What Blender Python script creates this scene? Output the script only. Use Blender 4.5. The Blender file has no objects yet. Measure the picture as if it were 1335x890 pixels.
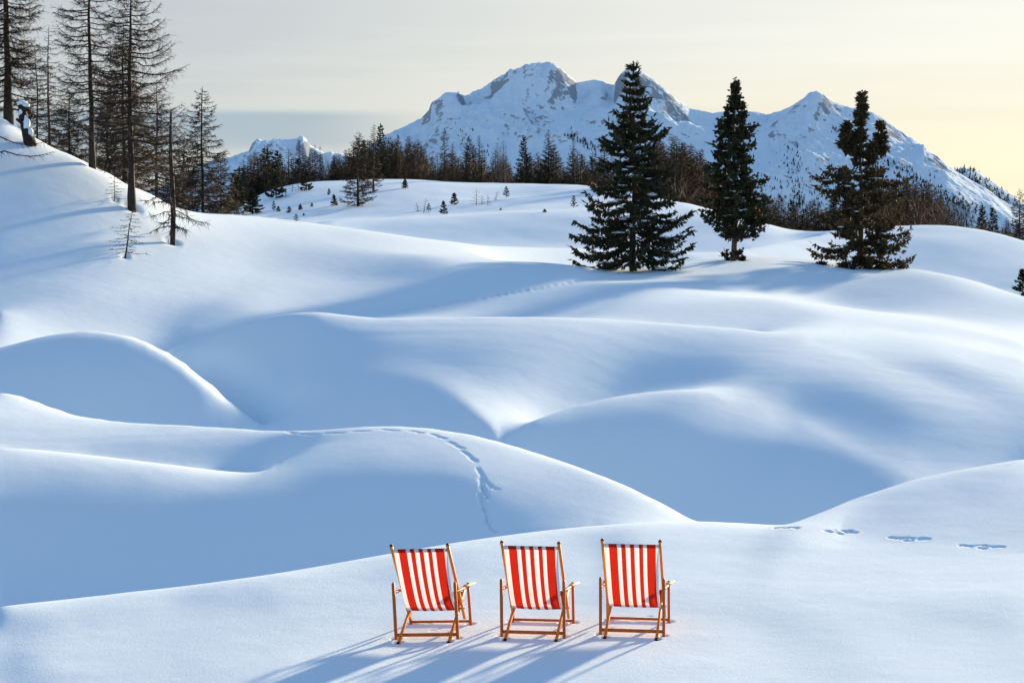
import bpy, bmesh, math, random
import numpy as np
from mathutils import Vector, Matrix, Euler, noise as mnoise

# ------------------------------------------------------------------ camera, world, sun
S = bpy.context.scene
COL = S.collection
R = math.radians
CAM_H = 4.1                       # the camera stands this far above the snow under the chairs
FPX, CX, CY, HY = 2493.0, 667.5, 445.0, 300.0
PITCH = math.atan((CY - HY) / FPX)
cam_d = bpy.data.cameras.new('camera'); cam = bpy.data.objects.new('camera', cam_d); COL.objects.link(cam)
cam_d.sensor_width = 36.0; cam_d.lens = 36.0 * FPX / 1335.0
cam_d.clip_start = 0.1; cam_d.clip_end = 40000
cam.location = (0, 0, CAM_H); cam.rotation_euler = (R(90) - PITCH, 0, 0)
S.camera = cam

SUN_AZ, SUN_EL = R(31), R(11)     # to the right of the view, low
sun_dir = Vector((math.sin(SUN_AZ) * math.cos(SUN_EL), math.cos(SUN_AZ) * math.cos(SUN_EL), math.sin(SUN_EL)))
sun_d = bpy.data.lights.new('sun', 'SUN'); sun = bpy.data.objects.new('sun', sun_d); COL.objects.link(sun)
sun_d.energy = 5.0; sun_d.angle = R(2.6); sun_d.color = (1.0, 0.78, 0.52)
sun.rotation_euler = sun_dir.to_track_quat('Z', 'Y').to_euler()

S.view_settings.view_transform = 'Standard'
S.view_settings.look = 'None'
S.view_settings.gamma = 1.0
S.view_settings.use_curve_mapping = False
S.view_settings.exposure = 1.23

W = bpy.data.worlds.new('World'); S.world = W; W.use_nodes = True
wn, wl = W.node_tree.nodes, W.node_tree.links
wn.clear()
def node(t, **kw):
    n = wn.new(t)
    for k, v in kw.items():
        if isinstance(v, dict):
            for i, x in v.items(): n.inputs[i].default_value = x
        else: setattr(n, k, v)
    return n
def wmath(op, a, b=None, c=None, clamp=False):
    n = wn.new('ShaderNodeMath'); n.operation = op; n.use_clamp = clamp
    for i, x in enumerate((a, b, c)):
        if x is None: continue
        if hasattr(x, 'is_linked'): wl.new(x, n.inputs[i])
        else: n.inputs[i].default_value = x
    return n.outputs[0]
def wramp(x, a, b, smooth=True):
    n = wn.new('ShaderNodeMapRange'); n.interpolation_type = 'SMOOTHSTEP' if smooth else 'LINEAR'
    wl.new(x, n.inputs[0]); n.inputs[1].default_value = a; n.inputs[2].default_value = b
    return n.outputs[0]
def wmix(f, a, b):
    n = wn.new('ShaderNodeMix'); n.data_type = 'RGBA'
    for s, x in ((0, f), (6, a), (7, b)):
        if hasattr(x, 'is_linked'): wl.new(x, n.inputs[s])
        else: n.inputs[s].default_value = x if not isinstance(x, tuple) else (x + (1,))[:4]
    return n.outputs[2]
sky = node('ShaderNodeTexSky', sky_type='NISHITA', sun_disc=False, sun_elevation=SUN_EL, sun_rotation=SUN_AZ,
           air_density=1.0, dust_density=0.5, ozone_density=1.3, altitude=1800)
bg_sky = node('ShaderNodeBackground'); bg_sky.inputs[1].default_value = 0.130
wl.new(sky.outputs[0], bg_sky.inputs[0])
tc = node('ShaderNodeTexCoord'); sep = node('ShaderNodeSeparateXYZ'); wl.new(tc.outputs['Generated'], sep.inputs[0])
dz = sep.outputs[2]
dot = node('ShaderNodeVectorMath', operation='DOT_PRODUCT'); wl.new(tc.outputs['Generated'], dot.inputs[0])
dot.inputs[1].default_value = (math.sin(SUN_AZ), math.cos(SUN_AZ), 0.02)
prox = wramp(dot.outputs['Value'], 0.73, 0.975)                       # nearer the sun the veil of cloud is warmer
mp = node('ShaderNodeMapping'); mp.inputs['Scale'].default_value = (2.2, 2.2, 34.0); wl.new(tc.outputs['Generated'], mp.inputs[0])
nz = node('ShaderNodeTexNoise', noise_dimensions='3D'); nz.inputs['Scale'].default_value = 2.0; nz.inputs['Detail'].default_value = 5.0
nz.inputs['Roughness'].default_value = 0.55; wl.new(mp.outputs[0], nz.inputs['Vector'])
streak = wramp(nz.outputs[0], 0.38, 0.66)
VE = 1 / 2 ** S.view_settings.exposure                                                             # veil radiance scale
def vc(r, g, b): return (r * VE, g * VE, b * VE)
low = wramp(dz, 0.105, 0.03)
c_far = wmix(streak, vc(0.535, 0.555, 0.575), vc(0.60, 0.61, 0.61))
c_near = wmix(low, wmix(streak, vc(0.89, 0.86, 0.76), vc(0.92, 0.89, 0.79)), wmix(streak, vc(0.88, 0.775, 0.57), vc(0.92, 0.825, 0.62)))
c_veil = wmix(prox, c_far, c_near)
# the low bank of grey-blue stratus away from the sun
bank = wmath('MULTIPLY', wmath('MULTIPLY', wramp(dz, 0.036, 0.047), wramp(dz, 0.0635, 0.058)),
             wmath('MULTIPLY', wramp(dot.outputs['Value'], 0.845, 0.79), wmath('MULTIPLY_ADD', nz.outputs[0], 0.8, 0.55)), clamp=True)
c_veil = wmix(bank, c_veil, vc(0.37, 0.445, 0.53))
bg_v = node('ShaderNodeBackground'); wl.new(c_veil, bg_v.inputs[0])
cover = wmath('MULTIPLY', wramp(dz, 0.36, 0.11), 0.95)
mixs = node('ShaderNodeMixShader'); wl.new(cover, mixs.inputs[0]); wl.new(bg_sky.outputs[0], mixs.inputs[1]); wl.new(bg_v.outputs[0], mixs.inputs[2])
wo = node('ShaderNodeOutputWorld'); wl.new(mixs.outputs[0], wo.inputs[0])

# ------------------------------------------------------------------ small helpers
def ray(px, py):
    """direction through a picture point, scaled to y = 1: (u, 1, s)"""
    x = (px - CX) / FPX; y = (CY - py) / FPX
    c, s = math.cos(PITCH), math.sin(PITCH)
    d = c + y * s
    return x / d, (-s + y * c) / d
def place(px, py, d):
    u, s = ray(px, py)
    return Vector((u * d, d, CAM_H + s * d))
def link(o, parent=None):
    COL.objects.link(o)
    if parent is not None: o.parent = parent
    return o
def tag(o, label=None, cat=None, group=None, kind=None):
    if label: o['label'] = label
    if cat: o['category'] = cat
    if group: o['group'] = group
    if kind: o['kind'] = kind
    return o
def np_mesh(name, co, faces, uv=None, smooth=True):
    """mesh from arrays; faces is an (n,3) or (n,4) int array"""
    me = bpy.data.meshes.new(name)
    co = np.asarray(co, np.float32); faces = np.asarray(faces, np.int32)
    k = faces.shape[1]
    me.vertices.add(len(co)); me.vertices.foreach_set('co', co.ravel())
    me.loops.add(faces.size); me.loops.foreach_set('vertex_index', faces.ravel())
    me.polygons.add(len(faces)); me.polygons.foreach_set('loop_start', np.arange(0, faces.size, k, dtype=np.int32))
    me.update(calc_edges=True)
    if smooth: me.polygons.foreach_set('use_smooth', np.ones(len(faces), bool))
    return me
def grid_faces(nr, nc):
    i = np.arange(nr * nc).reshape(nr, nc)
    return np.stack([i[:-1, :-1], i[:-1, 1:], i[1:, 1:], i[1:, :-1]], -1).reshape(-1, 4)

# ------------------------------------------------------------------ materials
def new_mat(name):
    m = bpy.data.materials.new(name); m.use_nodes = True
    nt = m.node_tree; nt.nodes.clear()
    out = nt.nodes.new('ShaderNodeOutputMaterial'); b = nt.nodes.new('ShaderNodeBsdfPrincipled')
    nt.links.new(b.outputs[0], out.inputs[0])
    return m, nt, b
def mn(nt, t, ins=None, **kw):
    n = nt.nodes.new(t)
    for k, v in kw.items(): setattr(n, k, v)
    for k, v in (ins or {}).items():
        if hasattr(v, 'is_linked'): nt.links.new(v, n.inputs[k])
        else: n.inputs[k].default_value = v
    return n
def ramp(nt, fac, stops):
    r = nt.nodes.new('ShaderNodeValToRGB'); nt.links.new(fac, r.inputs[0])
    e = r.color_ramp.elements
    while len(e) < len(stops): e.new(0.5)
    for el, (p, c) in zip(e, stops): el.position = p; el.color = tuple(c) + (1,) if len(c) == 3 else c
    return r.outputs[0]
def snow_material():
    m, nt, b = new_mat('snow')
    b.inputs['Base Color'].default_value = (0.755, 0.875, 0.945, 1); b.inputs['Roughness'].default_value = 0.8
    b.inputs['Specular IOR Level'].default_value = 0.0
    tc = mn(nt, 'ShaderNodeTexCoord')
    n1 = mn(nt, 'ShaderNodeTexNoise', {'Vector': tc.outputs['Object'], 'Scale': 38.0, 'Detail': 6.0, 'Roughness': 0.7})
    n2 = mn(nt, 'ShaderNodeTexNoise', {'Vector': tc.outputs['Object'], 'Scale': 1.6, 'Detail': 4.0, 'Roughness': 0.5})
    b1 = mn(nt, 'ShaderNodeBump', {'Height': n1.outputs[0], 'Strength': 0.3, 'Distance': 0.018})
    b2 = mn(nt, 'ShaderNodeBump', {'Height': n2.outputs[0], 'Strength': 0.25, 'Distance': 0.05, 'Normal': b1.outputs[0]})
    nt.links.new(b2.outputs[0], b.inputs['Normal'])
    return m
M_SNOW = snow_material()

# ------------------------------------------------------------------ the snowfield
# Heights are fixed along crests, faces and hollows read off the place and joined by a thin plate spline.
CTRL = []
def dense(P, step):
    """a curve through the points, resampled along the picture's width"""
    P = np.array(P, float); x = P[:, 0]; h = np.diff(x)
    d = np.diff(P, axis=0) / h[:, None]
    m = np.empty_like(P); m[0] = d[0]; m[-1] = d[-1]
    for i in range(1, len(P) - 1): m[i] = (d[i - 1] * h[i] + d[i] * h[i - 1]) / (h[i] + h[i - 1])
    for i in range(len(h)):
        far = max(x[i + 1], 0) <= 0 or x[i] >= 1335
        n = max(1, int(math.ceil(h[i] / (110 if far else step))))
        for k in range(n):
            t = k / n; t2, t3 = t * t, t ** 3
            yield tuple(P[i] * (2 * t3 - 3 * t2 + 1) + m[i] * h[i] * (t3 - 2 * t2 + t) + P[i + 1] * (3 * t2 - 2 * t3) + m[i + 1] * h[i] * (t3 - t2))
    yield tuple(P[-1])
FINE = []
def curve(pts, weight=1.0, step=24):
    CTRL.extend(dense(pts, step))
    FINE.extend(p + (weight,) for p in dense(pts, 6))
def ridge(pts, drop=6, step=24, fade=(9e3, 9.1e3)):
    """a crest seen against what lies behind it: the ground falls away beyond"""
    CTRL.extend(dense(pts, step))
    FINE.extend(p + (max(0.03, min(max((fade[1] - p[0]) / (fade[1] - fade[0]), 0), 1)),) for p in dense(pts, 6))
    for x, y, d in dense(pts, 6):
        f = min(max((fade[1] - x) / (fade[1] - fade[0]), 0), 1)
        if f > 0: FINE.extend((x, y + drop * k * f, d * (1 + 0.022 * k), 0.5 * f) for k in (1, 2))
def row(d, zs, step=70):
    P = [(px, HY - z / d * FPX, d) for px, z in zs]
    CTRL.extend(dense(P, step)); FINE.extend(p + (0.5,) for p in dense(P, 14))   # heights relative to the eye
row(7, [(-400, -4.6), (300, -4.4), (1000, -4.3), (1750, -4.2)])
row(13, [(-400, -4.55), (0, -4.4), (400, -4.3), (800, -4.2), (1335, -4.1), (1750, -4.0)])
row(18, [(-400, -4.6), (0, -4.36), (300, -4.2), (560, -4.12), (830, -4.08), (1100, -4.04), (1335, -3.97), (1750, -3.85)], 40)
row(20.5, [(-400, -4.75), (-150, -4.5), (0, -4.36), (300, -4.17), (560, -4.09), (830, -4.04), (1100, -3.99), (1335, -3.91)], 24)
ridge([(-400, 850, 21), (0, 790, 22.3), (150, 773, 22.6), (300, 755, 23), (400, 740, 23.6), (500, 722, 24.2), (600, 706, 24.8),
       (700, 692, 25.2), (800, 683, 25.6), (890, 679, 26), (960, 681, 26.2), (1030, 686, 26.4)])            # edge of the chairs' terrace
curve([(-400, 900, 24.5), (0, 806, 25.2), (150, 790, 25.6), (300, 773, 26.1), (500, 743, 27.1), (650, 718, 27.6), (760, 700, 27.8),
       (830, 692, 27.8), (890, 692, 28)])
curve([(950, 718, 31), (1040, 716, 31.5), (1100, 690, 33), (1200, 660, 35), (1335, 640, 37), (1750, 620, 40)])
curve([(1097, 693, 25.3), (1185, 702, 24.6), (1278, 712, 24.0), (1400, 722, 23.4)])
ridge([(1040, 684, 27), (1068, 671, 27.5), (1100, 655, 28), (1150, 637, 28.5), (1200, 622, 29), (1270, 608, 29.5), (1335, 597, 30), (1500, 580, 31), (1750, 560, 32)])
curve([(1190, 660, 27), (1280, 655, 27), (1380, 650, 27)], 0.02)
# left: swelling below the bench
ridge([(-400, 585, 32), (0, 581, 31), (120, 592, 31), (230, 605, 31), (300, 613.5, 31.3), (345, 617.5, 31.6)])
curve([(-400, 700, 28), (0, 685, 28), (200, 688, 28.3), (380, 680, 28.8), (500, 660, 29.3), (600, 645, 29.6), (700, 650, 29.6), (800, 662, 29.5)], 0.02)
curve([(380, 590, 32.8), (440, 580, 32.6), (500, 575, 32.3), (560, 578, 32), (620, 590, 31.6), (700, 615, 30.8)], 0.02)
curve([(0, 593, 33.4), (120, 602, 33.4), (230, 612, 33.4), (300, 617, 33.2), (350, 613, 33.2)], 0.02)
# bench crest running into the tracked hill
ridge([(-400, 430, 43), (-100, 480, 41), (0, 506, 40), (45, 523, 39.6), (110, 543, 38.8), (170, 550, 38), (230, 553, 37), (300, 557, 36.2), (350, 560, 35.6),
       (400, 559, 35), (450, 556, 34.4), (500, 554, 34), (560, 557, 33.6), (610, 565, 33.2), (660, 577, 32.7), (710, 592, 32.2),
       (760, 609, 31.6), (810, 629, 31), (860, 653, 30.4), (905, 679, 29.8)])
curve([(0, 535, 43), (100, 562, 42), (230, 575, 41.5), (350, 590, 41), (450, 602, 40.5), (560, 605, 40), (660, 625, 39.5), (760, 655, 38.5),
       (860, 700, 37.5), (940, 728, 37), (1020, 720, 37), (1100, 690, 36.8), (1200, 645, 37.5), (1335, 650, 37.5), (1750, 690, 37)])
# left mound
ridge([(-400, 500, 51), (-100, 472, 49.5), (0, 454, 49), (60, 437, 48.5), (130, 431, 48), (180, 440, 47.2), (220, 459, 46.2), (250, 480, 45.3), (280, 507, 44.5),
       (310, 531, 43.6), (345, 556, 42.2)])
curve([(0, 475, 53), (130, 462, 52), (200, 480, 50), (250, 515, 48.5), (300, 555, 47), (345, 583, 44.5)])
# the big middle roll: lower rib, hollow, crest
curve([(350, 503, 46.4), (390, 494, 46.2), (430, 488, 46), (490, 485, 45.7), (540, 489, 45.3), (585, 503, 44.2), (615, 522, 42.9), (645, 547, 41.3)], 0.4)
curve([(350, 483, 48.0), (430, 469, 47.8), (490, 466.5, 47.5), (550, 470, 47.1), (600, 484, 46.2), (640, 506, 45.0)], 0.15)
ridge([(228, 457, 55), (260, 440, 54), (300, 425, 53), (340, 413, 52.3), (370, 407, 52), (420, 405, 52), (450, 409, 52.2), (490, 412.5, 52.5),
       (560, 413, 53), (640, 412, 53.3), (720, 413, 53.6), (800, 416, 54), (880, 421, 54.3), (950, 427, 54.5), (1000, 433, 54.5), (1060, 445, 53.8)], fade=(880, 1050))
curve([(1060, 445, 53.8), (1120, 462, 52), (1200, 490, 49), (1280, 520, 46.5), (1335, 540, 45), (1500, 590, 42), (1750, 640, 40)])
ridge([(690, 548, 41.6), (720, 537, 42.6), (760, 525, 43.7), (800, 516, 44.5), (850, 509, 45), (900, 506.5, 45), (950, 507, 44.9), (1000, 511, 44.5)], fade=(800, 960))
curve([(690, 548, 43.2), (760, 531, 45.8), (830, 517, 47)], 0.3)
curve([(830, 517, 47), (900, 514, 47.1), (1000, 514.5, 46.7)], 0.04)
curve([(1020, 516, 46.4), (1080, 533, 44.8), (1130, 556, 43), (1190, 586, 41.1)], 0.05)
curve([(1040, 532, 43.8), (1090, 557, 42), (1140, 583, 40.5), (1185, 606, 39.4)], 0.05)
# hollow behind the roll, rising to the spruce hill
curve([(228, 470, 59), (300, 440, 57), (370, 420, 56), (430, 417, 56), (500, 419, 57), (600, 421, 58), (700, 421, 58), (800, 425, 59), (900, 431, 60), (990, 438, 60)])
curve([(1100, 425, 63), (1200, 440, 58.5), (1335, 468, 53.5), (1750, 560, 46)], 0.3)
curve([(900, 388, 78), (1000, 386, 77), (1100, 392, 74), (1200, 405, 70), (1335, 432, 64)], 0.02)
curve([(900, 370, 92), (1000, 362, 94), (1100, 366, 94), (1200, 380, 89), (1335, 408, 80)], 0.02)
ridge([(650, 357, 93), (750, 355.5, 99), (850, 352, 104), (930, 343.5, 107), (1000, 338.5, 110), (1060, 339.5, 111), (1100, 343.5, 110), (1190, 354, 106),
       (1260, 369, 101), (1335, 389, 95), (1500, 430, 86), (1750, 500, 76)])
curve([(650, 358, 97), (750, 359, 105), (850, 357, 111), (930, 350, 115), (1000, 349, 120), (1100, 357, 121), (1190, 370, 117), (1335, 405, 106), (1750, 520, 88)])
# left slope with the larches
ridge([(-400, -90, 112), (-150, 45, 99), (0, 150, 91), (30, 170, 90), (60, 186, 89), (120, 215, 88), (180, 248, 90), (220, 267, 92), (260, 280, 95),
       (300, 281, 97), (350, 284, 98), (400, 289, 98), (450, 296, 98), (500, 303, 98.5), (560, 312, 101), (620, 320, 106), (680, 323.5, 112), (740, 323.5, 116), (830, 326, 118), (900, 328, 119), (960, 326, 126), (1010, 318, 138), (1060, 310, 152)])
curve([(-400, 130, 92), (-150, 180, 87), (0, 230, 83.5), (100, 262, 82.5), (180, 292, 84)], 0.02)
curve([(-400, 260, 80), (0, 300, 76), (100, 325, 77), (200, 340, 82), (300, 335, 88), (400, 336, 88), (500, 345, 89), (580, 350, 91)], 0.02)
curve([(-400, 420, 66), (0, 405, 66), (100, 425, 66), (200, 425, 68), (300, 395, 72), (400, 383, 76), (550, 385, 76), (680, 388, 76), (800, 390, 76)])
curve([(-400, -40, 130), (0, 200, 107), (120, 252, 106), (200, 287, 108), (260, 303, 110), (400, 309, 112), (500, 322, 113), (620, 338, 120), (740, 340, 132), (850, 342, 134), (920, 341, 136)])
curve([(430, 288, 165), (540, 284.5, 166), (620, 280, 167), (700, 276.5, 168), (770, 275, 168), (840, 278, 168), (890, 283, 168)])
curve([(430, 286, 180), (540, 284, 182), (620, 280.5, 184), (700, 278, 185), (770, 278, 185), (840, 281, 185)], 0.02)
curve([(400, 264, 212), (480, 261, 214), (600, 260, 216), (700, 260, 216)], 0.02)
ridge([(-400, 60, 200), (0, 250, 200), (200, 300, 210), (300, 282, 230), (330, 262, 240), (360, 250, 245), (400, 242, 250), (440, 238.5, 250), (490, 237, 250), (530, 236.5, 250),
       (580, 240, 252), (640, 243, 255), (700, 244.5, 255), (770, 249, 250), (830, 262, 235), (880, 274, 215), (900, 277.5, 210), (950, 290, 190), (1000, 298, 178),
       (1060, 301, 168), (1120, 298, 162), (1190, 293.5, 157), (1240, 293.5, 155), (1290, 300, 153), (1335, 311, 150), (1500, 350, 145), (1750, 420, 138)])
curve([(1100, 330, 142), (1180, 338, 140), (1260, 350, 138), (1335, 368, 135), (1500, 410, 130)], 0.02)
row(300, [(-400, 10), (0, -2), (300, -4), (480, 5), (640, 4), (770, 2), (900, -3), (1100, -4), (1335, -6), (1750, -16)])
row(400, [(-400, -5), (0, -14), (300, -14), (480, -10), (640, -10), (900, -14), (1335, -20), (1750, -30)])
for dd, zz in ((700, -35), (1500, -60), (3200, -80)):
    row(dd, [(px, zz) for px in (-400, 100, 600, 1100, 1750)])
KW = 430.0                                   # how much a unit of log distance counts against one picture point
def to_uv(px, py, d):
    x = (px - CX) / FPX; y = (CY - py) / FPX
    c, s = math.cos(PITCH), math.sin(PITCH)
    dd = c + y * s
    return x / dd * FPX, np.log(d) * KW, (-s + y * c) / dd
# how steeply the snow leans towards or away from the low sun: (px, py, t), t = 1 level ground, 0 just grazed, below 0 turned away, above 1 facing it
LEAN = [(30,210,.15),(30,255,-.1),(65,225,.3),(30,330,0),(30,390,.2),(100,250,.35),(100,300,0),(100,350,.25),(100,405,.1),(180,300,.6),(180,340,.5),(180,400,.2),
 (240,310,1.0),(240,360,.6),(240,405,.25),(300,300,1.3),(300,340,.8),(300,380,.5),(380,305,1.3),(380,345,.15),(380,385,.4),(450,312,1.2),(450,346,-.1),(450,390,.45),
 (540,325,1.1),(540,348,-.1),(500,340,-.1),(540,380,.3),(620,340,1.0),(600,390,.35),(700,390,.35),(700,340,1.4),(760,340,1.2),
 (800,390,.4),(880,388,1.0),(1000,384,1.45),(940,379,1.4),(900,362,.7),(950,358,.7),(1050,352,1.1),(1000,362,.45),(1100,372,.4),(1190,390,.4),(1280,400,.7),(1100,402,1.4),(1200,418,1.45),
 (1300,432,1.45),(1000,415,.7),(900,410,.6),(1250,450,1.45),(1320,470,1.3),(1100,432,1.4),(1150,455,1.1),
 (300,438,.35),(400,422,.6),(400,438,.35),(400,460,0),(430,489,.15),(490,487,.2),(540,490,.25),(580,500,.35),(610,518,.4),(632,536,.45),(430,477,-.2),(500,476,-.2),(560,478,-.2),(600,490,-.15),(500,428,.6),(500,444,.35),(500,460,0),(600,428,.6),(600,444,.35),(600,460,.1),(600,475,-.2),(700,428,.65),(700,445,.35),(700,470,0),(700,505,-.2),(800,430,.65),(800,448,.35),(800,480,0),(900,438,.6),(900,455,.3),
 (900,475,0),(1000,455,.5),(1000,485,0),(1080,475,.5),(1080,505,0),(1060,510,-.4),(1085,526,-.6),(1112,540,-.6),(1140,556,-.6),(1165,572,-.5),(1190,585,-.3),(1150,495,.6),(1150,530,0),(1220,515,.6),(1220,550,.1),(1300,545,.4),(1300,575,.1),(1240,585,.2),
 (400,520,-.2),(500,520,-.3),(450,540,-.3),(570,540,-.2),(640,530,.35),(655,545,.35),(670,548,.3),(625,540,.2),(760,550,.15),(850,525,.4),(950,525,.5),(1040,535,.4),(1100,562,.4),(960,541,.8),(1000,548,.95),(1040,558,1.05),(1075,570,1.1),
 (1110,584,1.1),(1145,598,1),(1165,606,.9),(960,565,.2),(1020,582,.05),(1080,605,0),(1130,622,0),(1180,590,.2),(1225,600,.15),(1200,612,.3),(800,580,-.1),(900,580,-.1),(1000,600,-.1),(1100,625,0),(900,640,-.3),(1000,650,-.3),(750,590,-.1),
 (60,450,.2),(130,445,.5),(200,462,.8),(100,480,0),(50,500,0),(160,500,0),(220,500,.35),(240,520,.5),(280,530,.9),(200,535,.3),(310,547,1),
 (20,530,.9),(100,555,.9),(200,565,.9),(300,570,.8),(50,560,.6),(200,590,.3),(300,595,.25),(360,592,.6),(340,577,.8),(50,592,.8),(150,606,.8),(250,619,.8),(330,628,.9),
 (50,630,.2),(150,640,.2),(250,650,.2),(340,655,.3),(100,720,-.3),(250,700,-.2),(380,690,0),(400,640,.3),(450,570,1),(550,575,1),(450,600,.75),(550,600,1.0),(480,630,.35),(570,640,.4),
 (480,680,.1),(570,680,.3),(660,600,1.7),(620,595,1.4),(700,640,1.5),(650,660,.8),(760,640,1.5),(800,665,1.3),(720,670,1.0),(850,670,1.5),(1100,670,1.2),(1200,645,1),(1300,620,1),(1300,650,.55),
 (1200,670,.7),(1325,680,.6),(150,800,.9),(300,830,.9),(450,790,.9),(600,780,.95),(150,860,.9),(450,860,.95),(700,740,1),(900,740,1),(1100,740,1),(1300,760,1),(900,840,1),(1200,840,1),
 (650,300,.35),(740,300,.3),(560,300,.4),(600,268,.5),(700,262,.5),(480,270,.4),(540,248,.9),(620,252,.9),(700,252,.9),(370,262,.2),(430,262,.3),(900,300,.3),(905,320,.4),(955,328,1.2),
 (1020,320,1.3),(1100,312,.9),(1250,330,.1),(1200,325,.25),(1220,345,.2),(1300,360,.3),(1250,302,.8),(1200,300,.9),(1230,312,1.1),(1300,335,1.1),(1325,322,.6)]
def _first_guess(U, Wg, ctrl, kw):
    """thin plate spline through the control points, at a coarse grid"""
    c = np.array(ctrl); cu, cw, cs = to_uv(c[:, 0], c[:, 1], c[:, 2]); cw = cw / KW
    P = np.stack([cu, cw * kw], 1) / 300.0; n = len(P)
    phi = lambda r2: r2 * np.log(r2 + 1e-9)
    A = np.zeros((n + 3, n + 3)); A[:n, :n] = phi(((P[:, None] - P[None]) ** 2).sum(-1)) + np.eye(n) * 1e-3
    A[:n, n:] = np.column_stack([np.ones(n), P]); A[n:, :n] = A[:n, n:].T
    c = np.linalg.solve(A, np.concatenate([cs, np.zeros(3)]))
    out = np.empty(U.shape)
    for r in range(len(U)):
        q = np.stack([U[r], Wg[r] * kw], 1) / 300.0
        out[r] = phi((q[:, :1] - P[:, 0]) ** 2 + (q[:, 1:] - P[:, 1]) ** 2) @ c[:n] + c[n] + q @ c[n + 1:]
    return out
def _cub(t):
    t2 = t * t; t3 = t2 * t
    return (-.5 * t3 + t2 - .5 * t, 1.5 * t3 - 2.5 * t2 + 1, -1.5 * t3 + 2 * t2 + .5 * t, .5 * t3 - .5 * t2)
def lookup(T, gu, gw, u, w):
    fu = np.clip((np.asarray(u, float) - gu[0]) / (gu[1] - gu[0]), 1, len(gu) - 2.001); fw = np.clip((np.asarray(w, float) - gw[0]) / (gw[1] - gw[0]), 1, len(gw) - 2.001)
    iu = fu.astype(int); iw = fw.astype(int)
    cu = _cub(fu - iu); cw = _cub(fw - iw)
    r = 0
    for a in range(4):
        r = r + cw[a] * sum(cu[b] * T[iw + a - 1, iu + b - 1] for b in range(4))
    return r
BETA, GAMMA = 1000.0, 1e7
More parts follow.
